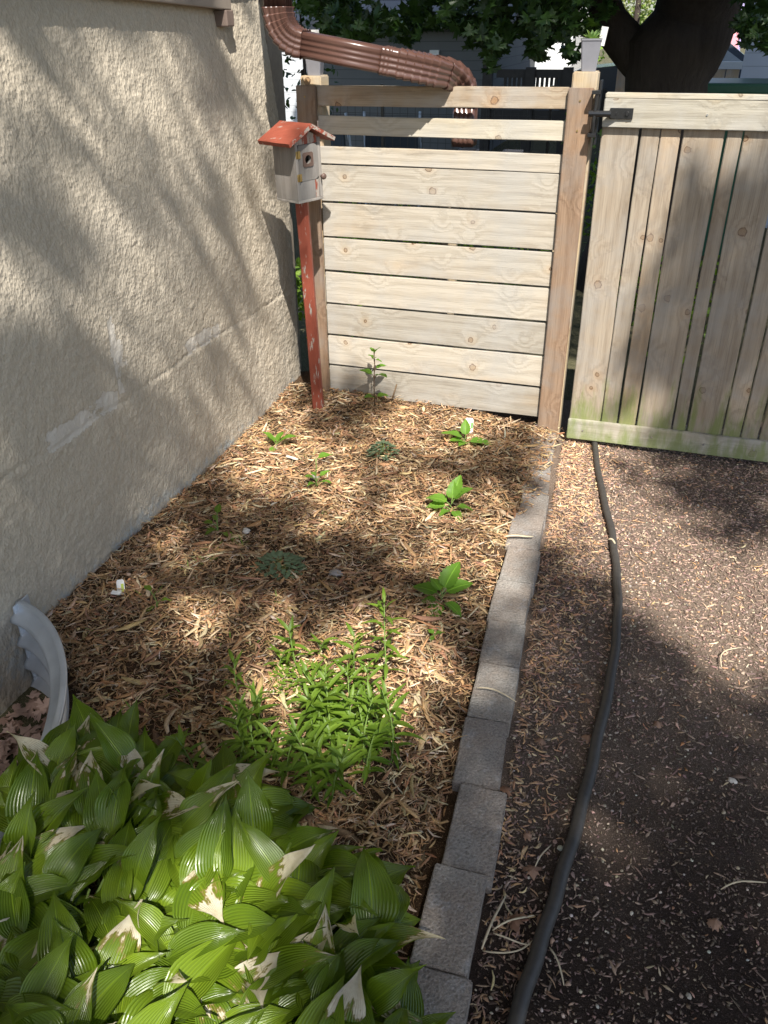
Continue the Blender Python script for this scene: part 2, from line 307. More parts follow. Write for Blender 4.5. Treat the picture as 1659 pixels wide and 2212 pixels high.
# ------------------------------------------------------------------ ground
XW=-1.605; YF=3.43; XE=-.33     # wall plane, fence plane, inner edge of the kerb stones
WCY,WRY,WRX=.93,.55,.455      # window well centre and radii
def inwell(x,y,g=1.0): return (np.abs((x-XW)/WRX)**1.6+np.abs((y-WCY)/WRY)**1.6)<g
def edge_x(y): return np.interp(y,[.3,.78,.89,1.12,1.36,1.57,1.98,2.2,2.4,2.65,3.0,3.43],[-.17,-.21,-.25,-.272,-.277,-.298,-.322,-.336,-.345,-.37,-.37,-.37])
def hbed(x,y):
    h=.012*(fbm(x*4,y*4,3)-.5)*2+.010*(fbm(x*13,y*13,9)-.5)*2
    e=x-edge_x(y)
    h=h-.026*np.clip(1+e/.14,0,1)*(y<2.4)-.012*np.clip(1+e/.14,0,1)
    h=h+.040*np.clip((y-3.1)/.3,0,1)*np.clip((-.45-x)/.6,0,1)+.012*np.exp(-((x-XW)/.12)**2)
    return h-.006
def hpath(x,y): return -.068+.010*(fbm(x*3,y*3,31)-.5)+.004*(fbm(x*12,y*12,35)-.5)
def grid(name,x0,x1,y0,y1,st,hf,m,hole=None,keep=None):
    xs=np.arange(x0,x1+st/2,st); ys=np.arange(y0,y1+st/2,st); X,Y=np.meshgrid(xs,ys); Z=hf(X,Y); nx=len(xs)
    V=np.stack([X,Y,Z],-1).reshape(-1,3); i=np.arange(nx-1); j=np.arange(len(ys)-1); I,J=np.meshgrid(i,j); b=(J*nx+I).ravel()
    F=np.stack([b,b+1,b+nx+1,b+nx],1); c=V[F].mean(1)
    if hole is not None: F=F[~hole(c[:,0],c[:,1])]
    return meshobj(name,V,F,m,smooth=True)
o=grid('garden_bed_soil',XW-.1,-.20,-.6,3.62,.02,hbed,M['soil'],hole=lambda x,y:inwell(x,y,.97)|(x>edge_x(y)+.03)); tag(o,kind='structure')
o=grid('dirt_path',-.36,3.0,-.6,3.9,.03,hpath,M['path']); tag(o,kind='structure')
def hyard(x,y): return -.115+.03*(fbm(x*1.3,y*1.3,5)-.5)
o=grid('back_yard_ground',-40,40,3.62,120,1.0,lambda x,y:-.11+x*0,M['yard']); tag(o,kind='structure')
mb=MB(); mb.add([(-60,-60,-.16),(60,-60,-.16),(60,130,-.16),(-60,130,-.16)],[(0,1,2,3)]); o=mb.build('ground',M['yard']); tag(o,kind='structure')
# ------------------------------------------------------------------ chip scatter
def chips(name,n,P,L,W,T,colf,m,hf,tilt=.18,lift=.012,bend=.12,nst=4,yaw=None):
    """elongated splinters, P (n,2) centres"""
    n=len(P); L=np.asarray(L);W=np.asarray(W);T=np.asarray(T)
    yaw=rng.uniform(0,2*np.pi,n) if yaw is None else yaw; ti=rng.normal(0,tilt,n); ro=rng.normal(0,.35,n)
    bd=rng.normal(0,bend,n); skew=rng.normal(0,.18,n)
    s=np.linspace(-1,1,nst); cr=[(-1,-1),(1,-1),(1,1),(-1,1)]
    V=np.zeros((n,nst,4,3))
    for i,a in enumerate(s):
        wv=W*(1-.55*abs(a)**2.2)*rng.uniform(.6,1.15,n)*(.85 if abs(a)>.9 else 1)
        off=bd*L*(a*a)+rng.normal(0,.05,n)*W
        for j,(p,q) in enumerate(cr):
            V[:,i,j,0]=a*L*.5+skew*W*p*(1 if abs(a)>.9 else 0)+(rng.normal(0,.25,n)*W if abs(a)>.9 else 0); V[:,i,j,1]=p*wv*.5+off; V[:,i,j,2]=q*T*.5*(1-.4*a*a)+bd*L*.5*a*a*.6
    c,s_=np.cos(ro)[:,None,None],np.sin(ro)[:,None,None]; y,z=V[...,1]*c-V[...,2]*s_,V[...,1]*s_+V[...,2]*c
    c,s_=np.cos(ti)[:,None,None],np.sin(ti)[:,None,None]; x,z=V[...,0]*c-z*s_,V[...,0]*s_+z*c
    c,s_=np.cos(yaw)[:,None,None],np.sin(yaw)[:,None,None]; x,y=x*c-y*s_,x*s_+y*c
    base=hf(P[:,0],P[:,1])+rng.uniform(0,1,n)**1.3*lift+T*.4
    V=np.stack([x+P[:,0][:,None,None],y+P[:,1][:,None,None],z+base[:,None,None]],-1).reshape(-1,3)
    q=[]
    for i in range(nst-1):
        for j in range(4): q.append((i*4+j,i*4+(j+1)%4,(i+1)*4+(j+1)%4,(i+1)*4+j))
    q.append((3,2,1,0)); e=(nst-1)*4; q.append((e,e+1,e+2,e+3))
    F=(np.arange(n)[:,None,None]*nst*4+np.array(q)[None]).reshape(-1,4)
    C=np.repeat(colf(n),nst*4,0)
    return V,F,C
def pal(cs,ws,jit=.18):
    cs=np.array(cs); ws=np.array(ws)/sum(ws)
    def f(n): 
        c=cs[rng.choice(len(cs),n,p=ws)]; return np.clip(c*rng.normal(1,jit,(n,1))*rng.normal(1,.05,(n,3)),.01,.9)
    return f
def join(parts):
    V=[];F=[];C=[];b=0
    for v,f,c in parts: V.append(v);F.append(f+b);C.append(c);b+=len(v)
    return np.concatenate(V),np.concatenate(F),np.concatenate(C)
def sample(n,x0,x1,y0,y1,keep):
    out=[]
    while sum(map(len,out))<n:
        P=np.stack([rng.uniform(x0,x1,n*2),rng.uniform(y0,y1,n*2)],1); out.append(P[keep(P[:,0],P[:,1])])
    return np.concatenate(out)[:n]
bedk=lambda x,y:(~inwell(x,y,1.06))&(x<edge_x(y)-.004+.10*(y>2.62)*rng.uniform(0,1,x.shape)**1.2+.02*rng.uniform(0,1,x.shape)**6)&(x>XW+.005)
mulch=pal([(.47,.28,.145),(.58,.39,.215),(.68,.53,.34),(.34,.19,.095),(.42,.27,.16),(.17,.11,.065),(.52,.43,.32)],[7,6,3.6,3.6,4,1.8,1.2])
n1=21000; P=sample(n1,XW,-.28,.75,YF,bedk); ptn=fbm(P[:,0]*9,P[:,1]*9,77)
P=P[(ptn>.36)|(rng.random(len(P))<.35)]; n1=len(P)
a=chips('',n1,P,rng.lognormal(math.log(.026),.45,n1).clip(.008,.085),rng.lognormal(math.log(.0044),.45,n1).clip(.0015,.014),rng.uniform(.001,.0032,n1),mulch,M['chip'],hbed,.22,.016)
n2=26000; P=sample(n2,XW,-.28,.75,YF,bedk)
b=chips('',n2,P,rng.lognormal(math.log(.020),.5,n2).clip(.006,.07),rng.uniform(.0007,.0022,n2),rng.uniform(.0005,.0014,n2),mulch,M['chip'],hbed,.3,.020,.25,4)
n3=1300; P=sample(n3,XW+.02,-.36,.75,YF-.02,bedk)
c=chips('',n3,P,rng.uniform(.04,.10,n3),rng.uniform(.006,.017,n3),rng.uniform(.002,.005,n3),pal([(.52,.34,.18),(.66,.52,.33),(.38,.22,.11),(.25,.15,.09)],[4,3,4,3]),M['chip'],hbed,.14,.016,.08)
V,F,C=join([a,b,c]); o=meshobj('wood_mulch',V,F,M['chip'],cols=C); tag(o,'orange brown shredded wood mulch covering the bed between wall and kerb stones','mulch',kind='stuff')
# path litter
pk=lambda x,y:(x>np.interp(y,[0,.8,1.4,2,2.6,3.43],[-.10,-.12,-.155,-.20,-.235,-.28]))&(rng.random(x.shape)<np.clip(.16+.84*np.clip((y-1.5)/1.2,0,1)+.55*np.clip(.06-x,0,1)/.25,0,1))
pcol=pal([(.22,.165,.14),(.31,.235,.195),(.38,.29,.23),(.42,.27,.16),(.13,.10,.085),(.50,.41,.31)],[5,5,3,1.6,4,.8])
n1=26000; P=sample(n1,-.3,1.25,.6,3.75,pk)
a=chips('',n1,P,rng.lognormal(math.log(.0095),.6,n1).clip(.002,.05),rng.lognormal(math.log(.0045),.4,n1).clip(.0015,.014),rng.uniform(.0008,.002,n1),pcol,M['pchip'],hpath,.14,.004,.1)
n2=2600; P=sample(n2,-.3,.05,.6,3.5,lambda x,y:pk(x,y)&(rng.random(x.shape)<np.clip(1-(x+.22)/.22,.05,1)))
b=chips('',n2,P,rng.lognormal(math.log(.02),.4,n2).clip(.01,.055),rng.lognormal(math.log(.004),.4,n2).clip(.001,.01),rng.uniform(.001,.0028,n2),pal([(.42,.28,.17),(.30,.20,.14),(.55,.43,.28)],[3,3,1.5]),M['pchip'],hpath,.2,.007,.15)
n4=34000; P=sample(n4,-.3,1.25,.6,3.6,lambda x,y:x>np.interp(y,[0,.8,1.4,2,2.6,3.43],[-.10,-.12,-.155,-.20,-.235,-.28]))
c=chips('',n4,P,rng.lognormal(math.log(.0052),.4,n4).clip(.002,.014),rng.lognormal(math.log(.0034),.35,n4).clip(.0015,.008),rng.uniform(.0008,.003,n4),pal([(.15,.115,.10),(.22,.17,.145),(.28,.22,.185),(.09,.07,.06),(.36,.29,.235)],[5,5,3,4,.5]),M['pchip'],hpath,.25,.002,.05)
V,F,C=join([a,b,c]); C=C*np.array([[1.05,.985,.92]])*np.interp(V[:,1]-.5*V[:,0]+fbm(V[:,0]*2.5,V[:,1]*2.5,5),[1.2,2.2],[.62,1.38])[:,None]; o=meshobj('path_litter',V,F,M['pchip'],cols=C); tag(o,'small brown bark chips and leaf crumbs scattered over the dirt path','litter',kind='stuff')  # chip colours carry painted foreground shade and far sunlight besides the compost tone
# pebbles
n=900; P=sample(n,-.28,1.1,.6,3.3,lambda x,y:(x>-.2)&(rng.random(x.shape)<np.where(x<.12,1,.4)))
th=np.linspace(0,2*np.pi,7)[:-1]; ring=[(0,0,1)]+[(math.cos(t)*.8,math.sin(t)*.8,.62) for t in th]+[(math.cos(t),math.sin(t),0) for t in th]
r=rng.lognormal(math.log(.0034),.35,n).clip(.0018,.009); el=rng.uniform(.6,1,n); yw=rng.uniform(0,6.28,n); R3=np.array(ring)
X=R3[:,0][None]*r[:,None]*rng.uniform(.85,1.15,(n,13)); Yy=R3[:,1][None]*(r*el)[:,None]; Z=R3[:,2][None]*(r*.7)[:,None]
V=np.stack([X*np.cos(yw)[:,None]-Yy*np.sin(yw)[:,None]+P[:,0][:,None],X*np.sin(yw)[:,None]+Yy*np.cos(yw)[:,None]+P[:,1][:,None],Z+hpath(P[:,0],P[:,1])[:,None]],-1).reshape(-1,3)
q=[]
for i in range(6): j=(i+1)%6; q.append((0,0,1+i,1+j)[1:]+(0,)); 
F4=[(0,1+i,1+(i+1)%6) for i in range(6)]; F4t=np.array([(a,b,c) for a,b,c in F4]); 
Q=[]; 
for i in range(6): j=(i+1)%6; Q+=[(1+i,7+i,7+j),(1+i,7+j,1+j)]
FT=np.concatenate([F4t,np.array(Q)]); F=(np.arange(n)[:,None,None]*13+FT[None]).reshape(-1,3)
C=np.repeat(pal([(.50,.42,.32),(.62,.56,.48),(.34,.28,.24),(.42,.33,.24)],[4,2,3,3])(n),13,0)
o=meshobj('pebbles',V,F,M['peb'],smooth=True,cols=C); tag(o,'tiny pale pebbles pressed into the dark dirt path','pebbles',kind='stuff')
# ------------------------------------------------------------------ house wall
def wallx(y,z): return XW-.085*np.clip((z-.8)/.85,0,2)**1.4
house=empty('house',(XW,3.58,0)); tag(house,'tan rough stucco house wall with a crack and pale chipped patches','house')
def wall_grid():
    st=.007; ys=np.concatenate([np.arange(-.6,.9,.03),np.arange(.9,3.586,st)]); zs=np.concatenate([np.arange(-.5,-.05,.012),np.arange(-.05,1.80,st)])
    Y,Z=np.meshgrid(ys,zs); X=wallx(Y,Z)
    rough=.0028*(fbm(Y*85,Z*62,1,2)-.5)*2+.002*(fbm(Y*30,Z*24,5,2)-.5)*2+.006*(fbm(Y*2.5,Z*2.5,8,2)-.5)*2
    ridg=np.abs(fbm(Y*60,Z*42,12,2)-.5)*2; rough=rough-.0018*(1-ridg)**4
    zc=.489+.012*(fbm(Y*9,Y*0,44,3)-.5)*2; dz=Z-zc; depth=.5+.5*vn(Y*7,Y*0+3,51)
    crack=-.006*np.exp(-(dz/.005)**2)*depth+.0035*np.clip(1-np.abs(dz+.022)/.022,0,1)*depth*vn(Y*5,Y*0,57)
    rnd=np.clip(1-(3.586-Y)/.02,0,1)**2*-.012
    X=X+rough+crack+rnd; nx=len(ys); Yo=Y+0*Y; edge=(Y>3.584); Yo=Yo+np.where(edge,.014*(fbm(Z*25,Z*0,61,3)-.5)*2,0)
    V=np.stack([X-XW,Yo-3.58,Z],-1).reshape(-1,3); I,J=np.meshgrid(np.arange(nx-1),np.arange(len(zs)-1)); b=(J*nx+I).ravel()
    F=np.stack([b,b+1,b+nx+1,b+nx],1)
    o=meshobj('stucco_wall',V,F,M['stucco'],house,smooth=True)
    # return face round the corner
    e=V.reshape(len(zs),nx,3)[:,-1]; k=5; VV=[];FF=[]
    for i,p in enumerate(e):
        for j in range(k): VV.append((p[0]-j*.06,p[1]+.002*math.sin(i*1.3+j)*(j>0),p[2]))
    for i in range(len(e)-1):
        for j in range(k-1): a=i*k+j; FF.append((a,a+1,a+k+1,a+k))
    meshobj('corner_return',VV,FF,M['stucco'],house,smooth=True)
wall_grid()
# stucco material uses object coordinates; shift so that crack and patches match wall origin
for n_ in M['stucco'].node_tree.nodes:
    if n_.type=='TEX_COORD':
        t=M['stucco'].node_tree; mp=t.nodes.new('ShaderNodeVectorMath'); mp.operation='ADD'; mp.inputs[1].default_value=(XW,3.58,0)
        ls=[l.to_socket for l in n_.outputs['Object'].links]
        for sck in ls: t.links.new(mp.outputs[0],sck)
        t.links.new(n_.outputs['Object'],mp.inputs[0]); break
mb=MB(); mb.box(-.40,.0,-.4,-.062,.145,2.2,bev=.006); o=mb.build('rear_wall_corner',flat('grey_stucco',(.24,.205,.165),.95,.05,.2,sc=40,bump=1.0),house)
M['siding']=flat('brown_siding',(.20,.15,.12),.7,.3,.15)
mb=MB(); mb.box(-.06,-4.2,1.597,-.035,-.345,1.80,bev=.004); mb.V=[(x,y,z-.036*(y+.345)) for x,y,z in mb.V]; mb.box(-.30,-4.2,1.80,-.02,.1,2.3); o=mb.build('trim_board',flat('taupe_painted_board',(.26,.22,.18),.7,.3,.15,sc=20),house)
mb=MB(); mb.box(-.085,-.400,1.545,-.030,-.343,1.597,bev=.004); mb.build('trim_block',flat('dark_block',(.16,.12,.10),.8,.2,.2),house)
# ------------------------------------------------------------------ window well
def well():
    root=empty('window_well',(XW,WCY,0)); tag(root,'grey corrugated steel window well set against the stucco wall','window well')
    A=np.linspace(-math.pi/2,math.pi/2,61); pr=[]      # profile: (radius offset, z)
    zt=.13
    pr+= [(.018,zt-.012),(.020,zt-.002),(.016,zt+.002),(.003,zt+.002),(0,zt-.002),(-.002,zt-.02)]
    zz=np.linspace(zt-.03,-.42,70)
    pr+= [(-.016+.019*math.cos((z-zt)*2*math.pi/.085),z) for z in zz]
    V=[];F=[]
    for a in A:
        for r,z in pr:
            tw=(a/1.57); ca,sa=max(0,math.cos(a)),math.sin(a); V.append(((WRX+r)*ca**1.25,(WRY+r)*abs(sa)**1.25*(1 if sa>0 else -1),z))
    m=len(pr)
    for i in range(len(A)-1):
        for j in range(m-1): F.append((i*m+j,(i+1)*m+j,(i+1)*m+j+1,i*m+j+1))
    o=meshobj('corrugated_shell',V,F,M['steel'],root,smooth=True); md=o.modifiers.new('s','SOLIDIFY'); md.thickness=.004; md.offset=-1
    for s in (-1,1):
        mb=MB(); mb.box(.004,s*(WRY+.012)-.03,-.40,.009,s*(WRY+.012)+.035,zt+.0,bev=.002); mb.build('mounting_flange',M['steel'],root)
    # floor of the well
    n=26; V=[];F=[]
    for i in range(n):
        for j in range(n):
            x=i/(n-1)*WRX*1.0-.02; y=(j/(n-1)*2-1)*WRY*1.0
            V.append((XW+x,WCY+y,-.26+.10*float(fbm(x*6+3,y*6+3,3))+.10*x/WRX))
    for i in range(n-1):
        for j in range(n-1):
            a=i*n+j; cx,cy=V[a][0],V[a][1]
            if inwell(cx,cy,.93): F.append((a,a+n,a+n+1,a+1))
    o=meshobj('window_well_floor',V,F,M['soil'],smooth=True); tag(o,kind='structure')
well()
# dry leaves in the window well
MAPLE=[(0,-.05),(.10,.02),(.42,-.12),(.36,.08),(.60,.12),(.95,.02),(.78,.26),(1.0,.48),(.62,.46),(.42,.42),(.46,.66),(.62,.92),(.36,.86),(.22,1.02),(.0,1.42),
       (-.22,1.02),(-.36,.86),(-.62,.92),(-.46,.66),(-.42,.42),(-.62,.46),(-1.0,.48),(-.78,.26),(-.95,.02),(-.60,.12),(-.36,.08),(-.42,-.12),(-.10,.02)]
def flatleaves(name,Pts,size,m,outline,cup=.25,tilt=.5,parent=None,Rm=None,updir=None,rnd=None,droop=.0):
    """many leaves as fans; Pts (n,3)"""
    O=np.array([(0,.45)]+list(outline),float); O[:,1]-=.4; k=len(O); n=len(Pts); O/=1.0
    size=np.broadcast_to(np.asarray(size,float),(n,))
    yaw=rng.uniform(0,2*np.pi,n); ti=rng.normal(0,tilt,n) if updir is None else updir; ro=rng.normal(0,tilt*.8,n)
    x=O[:,0][None]*size[:,None]*.5+0*yaw[:,None]; y=O[:,1][None]*size[:,None]*.5+0*x
    cu=(rng.normal(0,cup,n)+.0)[:,None]; z=-(x*x+y*y)/size[:,None]*np.abs(cu)*2+rng.normal(0,.03,(n,k))*size[:,None]
    c,s=np.cos(ro)[:,None],np.sin(ro)[:,None]; x,z=x*c-z*s,x*s+z*c
    c,s=np.cos(ti)[:,None],np.sin(ti)[:,None]; y,z=y*c-z*s,y*s+z*c
    c,s=np.cos(yaw)[:,None],np.sin(yaw)[:,None]; x,y=x*c-y*s,x*s+y*c
    V=np.stack([x+Pts[:,0][:,None],y+Pts[:,1][:,None],z+Pts[:,2][:,None]],-1).reshape(-1,3)
    f=np.array([(0,1+i,1+(i+1)%(k-1)) for i in range(k-1)]); F=(np.arange(n)[:,None,None]*k+f[None]).reshape(-1,3)
    R=np.repeat(rng.random(n),k); U=np.tile(O[:,0],n); Vv=np.tile(O[:,1],n)
    return meshobj(name,V,F,m,parent,uv=np.stack([U,Vv,R],1))
P=[]
while len(P)<330:
    x,y=random.uniform(XW,XW+WRX),random.uniform(WCY-WRY,WCY+WRY)
    if inwell(x,y,.85): P.append((x,y,-.20+.10*(x-XW)/WRX+random.uniform(0.01,.05)))
o=flatleaves('leaf_litter',np.array(P),rng.uniform(.05,.10,len(P)),leafmat('pale_dry_leaves',(.26,.16,.12),(.58,.42,.35),.1,.8,.1),MAPLE,.6,.35); tag(o,'pile of dry curled brown and pinkish leaves inside the window well','leaf litter',kind='stuff')
# ------------------------------------------------------------------ kerb stones
yb=[.44,.66,.895,1.12,1.352,1.577,1.79,1.985,2.205,2.40,2.64,2.80,3.02,3.22,3.40]
xr=[-.12,-.125,-.135,-.142,-.163,-.186,-.200,-.212,-.226,-.234,-.250,-.262,-.285,-.300,-.312]
stone_lab={0:'kerb stone hidden partly by hosta leaves at the bottom of the picture',1:'weathered kerb stone beside the lowest hosta leaves, nearest fully visible',2:'kerb stone with shifted corner, second from the viewer',3:'kerb stone with bluish lichen and chipped corner by the hosta tips',
4:'darker speckled kerb stone with bark crumbs on top',5:'pinkish kerb stone next to the lance-leaved clump',6:'sunlit pink kerb stone left of the hose bend',7:'grey kerb stone with a twig on it beyond the pink one',8:'kerb stone level with the nearest toothed-leaf plant',9:'brown kerb stone just before the pale straw',
10:'kerb stone crossed by a pale straw strip',11:'kerb stone set back behind the first one half under mulch',12:'mulch-covered kerb stone second from the fence post',13:'kerb stone touching the foot of the brown fence post'}
for i in range(14):
    y0,y1=yb[i],yb[i+1]; xa=(xr[i]+xr[i+1])/2; jx=[0,.006,-.006,.010,-.004,.003,0,-.003,.004,-.004,.003,0,0,0][i]; wdt=.112 if i<10 else .10
    L=y1-y0-.0025; cx=xa-wdt/2+jx; cy=(y0+y1)/2
    bm=bmesh.new(); bmesh.ops.create_cube(bm,size=1)
    for v in bm.verts: v.co=Vector((v.co.x*wdt,v.co.y*L,v.co.z*.09))
    bmesh.ops.bevel(bm,geom=list(bm.edges),offset=.0028,segments=2,affect='EDGES'); bmesh.ops.subdivide_edges(bm,edges=[e for e in bm.edges if e.calc_length()>.03],cuts=6,use_grid_fill=True)
    for v in bm.verts:
        q=v.co; nz=float(fbm(np.array(q.x*60+i*9),np.array(q.y*60+q.z*50),i,2))-.5; s=1+nz*.035; v.co=Vector((q.x*s,q.y*(1+nz*.012),q.z*(1+nz*.06)))
    me=bpy.data.meshes.new('kerb_stone'); bm.to_mesh(me); bm.free(); me.materials.append(M['paver']); me.polygons.foreach_set('use_smooth',np.ones(len(me.polygons),bool))
    me.set_sharp_from_angle(angle=math.radians(50))
    o=bpy.data.objects.new('kerb_stone',me); COL.objects.link(o); o.location=(cx,cy,-.050+[0,.0,.003,-.003,-.006,0,.002,-.002,0,0,-.002,-.01,-.012,-.012][i]); ang=math.atan2(-(xr[i+1]-xr[i]),y1-y0)
    o.rotation_euler=(random.uniform(-.012,.012),random.uniform(-.02,.02),ang*.8+[0,0,.012,-.02,.008,0,.01,-.008,0,0,0,0,0,0][i])
    tag(o,stone_lab[i],'kerb stone','kerb stones edging the bed')
# ------------------------------------------------------------------ fence panel
fence=empty('garden_fence',((-1.395-.398)/2,YF,0)); fx,fy=fence.location.x,fence.location.y
tag(fence,'cedar fence panel of wide horizontal boards between two posts with two open rails on top','fence')
def slab(name,m,parent,x0,y0,z0,x1,y1,z1,bev=.0025,rot=0,warp=.0012,sub=10):
    """board with its own origin, slightly wavy"""
    px,py=(parent.location.x,parent.location.y) if parent else (0,0); pz=parent.location.z if parent else 0
    cx,cy,cz=(x0+x1)/2,(y0+y1)/2,(z0+z1)/2; bm=bmesh.new(); bmesh.ops.create_cube(bm,size=1)
    for v in bm.verts: v.co=Vector((v.co.x*(x1-x0),v.co.y*(y1-y0),v.co.z*(z1-z0)))
    bmesh.ops.bevel(bm,geom=list(bm.edges),offset=bev,segments=2,affect='EDGES')
    ax=0 if (x1-x0)>(z1-z0) else 2; L=max(x1-x0,z1-z0)
    for t in np.linspace(-.5,.5,sub+2)[1:-1]:
        no=Vector((1,0,0)) if ax==0 else Vector((0,0,1)); g=list(bm.verts)+list(bm.edges)+list(bm.faces); bmesh.ops.bisect_plane(bm,geom=g,plane_co=no*t*L,plane_no=no)
    sd_=random.random()*100
    for v in bm.verts:
        t=v.co[ax]; a=math.sin(t*4+sd_)*warp+math.sin(t*17+sd_*2)*warp*.35
        if ax==0: v.co.z+=a
        else: v.co.x+=a
        v.co.y+=math.sin(t*3+sd_*3)*warp*.8
    me=bpy.data.meshes.new(name); bm.to_mesh(me); bm.free(); me.materials.append(m); me.polygons.foreach_set('use_smooth',np.ones(len(me.polygons),bool)); me.set_sharp_from_angle(angle=math.radians(35))
    o=bpy.data.objects.new(name,me); COL.objects.link(o); o.parent=parent; o.location=(cx-px,cy-py,cz-pz); o.rotation_euler=(0,rot,0); return o
for x0,x1,zt in ((-1.474,-1.385,1.372),(-.396,-.306,1.392)):
    slab('post',M['post'],fence,x0,3.452,-.35,x1,3.542,zt,.004)
slab('post_trim',M['trim'],fence,-1.478,3.410,-.1,-1.396,3.4295,1.340); slab('post_trim',M['trim'],fence,-.399,3.410,-.1,-.309,3.4295,1.342)
slab('rail',M['railtop'],fence,-1.395,3.431,1.268,-.400,3.450,1.341); slab('rail',M['gateh'],fence,-1.395,3.431,1.1615,-.400,3.450,1.230)
slab('board',M['fence'],fence,-1.395,3.431,1.049,-.400,3.450,1.115,rot=.002); slab('board',M['fence'],fence,-1.395,3.431,.903,-.400,3.450,1.0455)
for k_ in range(6):
    zt=.8955-.146*k_; slab('board',M['fence'],fence,-1.395+random.uniform(-.0003,.0003),3.431,zt-.1368+(.003 if k_==5 else 0),-.400,3.450,zt)
for zt,xx in ((1.30,-1.44),(1.2,-1.44),(1.30,-.355),(1.2,-.355)): mb=MB(); mb.tube([(xx-fx,3.4095-fy,zt),(xx-fx,3.408-fy,zt)],.0035,8); mb.build('screw',M['brass'],fence)
# ------------------------------------------------------------------ gate
gate=empty('garden_gate',(-.267,YF,0)); tag(gate,'cedar gate of vertical boards with top and bottom rails, mossy at the foot','gate')
GX=[(-.265,-.133),(-.127,-.062),(-.055,.013),(.021,.160),(.168,.218),(.227,.361),(.368,.436),(.443,.505),(.512,.64),(.648,.735)]
for x0,x1 in GX: slab('board',M['gatev'],gate,x0,3.4225,-.02,x1,3.440,1.318,warp=.0018)
slab('top_rail',M['gateh'],gate,-.267,3.402,1.2145,.74,3.4215,1.310,warp=.001); slab('rail_cap',M['gateh'],gate,-.266,3.404,1.3105,.74,3.462,1.327,warp=.0008)
slab('bottom_rail',M["gateh"],gate,-.267,3.402,-.040,.74,3.4215,.051,warp=.0015)
slab('back_rail',M['gateh'],gate,-.267,3.441,1.2145,.74,3.460,1.308); slab('back_rail',M['gateh'],gate,-.267,3.441,-.035,.74,3.460,.055)
for xx,zz in ((-.2,1.25),(.09,1.262),(.30,1.25),(.5,1.26),(-.2,.005),(.09,.012),(.30,.006),(.5,.01)): mb=MB(); mb.tube([(xx+.267,-.0285,zz),(xx+.267,-.030,zz)],.0036,8); mb.build('screw',M['nail'],gate)
def hinge():
    h=empty('hinge',(0,0,0)); h.parent=gate; h.location=(-.027,-.029,1.262); h.scale=(1.12,1.12,1.25); 
    mb=MB(); mb.box(-.012,-.008,-.0105,.012,-.004,.0105); 
    pts=[(-.016,-.022,0),(.045,-.018,0),(.075,-.006,0)]
    mb=MB(); mb.tube([(-.020,-.026,.0),(.05,-.024,0)],.0085,12); mb.box(.045,-.006,-.0145,.118,.0005,.0145,bev=.0015); 
    mb.add([(.04,-.030,-.008),(.04,-.030,.008),(.04,-.018,.008),(.04,-.018,-.008),(.068,-.006,-.0145),(.068,-.006,.0145),(.068,.0005,.0145),(.068,.0005,-.0145)],[(0,1,5,4),(1,2,6,5),(2,3,7,6),(3,0,4,7),(0,3,2,1),(4,5,6,7)])
    mb.build('strap',M['black'],h)
    for xx in (.060,.100):
        mb=MB(); mb.tube([(xx,-.006,0),(xx,-.011,0)],[.0085,.006],6); mb.tube([(xx,-.005,0),(xx,-.0075,0)],.0105,14); mb.build('bolt',M['black'],h)
    mb=MB(); mb.tube([(.0,-.026,-.052),(-.0015,-.028,-.02),(0,-.026,.02),(.0,-.026,.054)],.0055,10); mb.build('pin',M['black'],h)
    mb=MB()
    mb.box(-.016,-.034,.050,.010,.010,.060,bev=.001); mb.box(-.016,-.034,-.062,.010,.010,-.052,bev=.001); mb.box(.004,-.004,-.085,.010,.04,.085,bev=.001); mb.build('bracket',M['black'],h)
hinge()
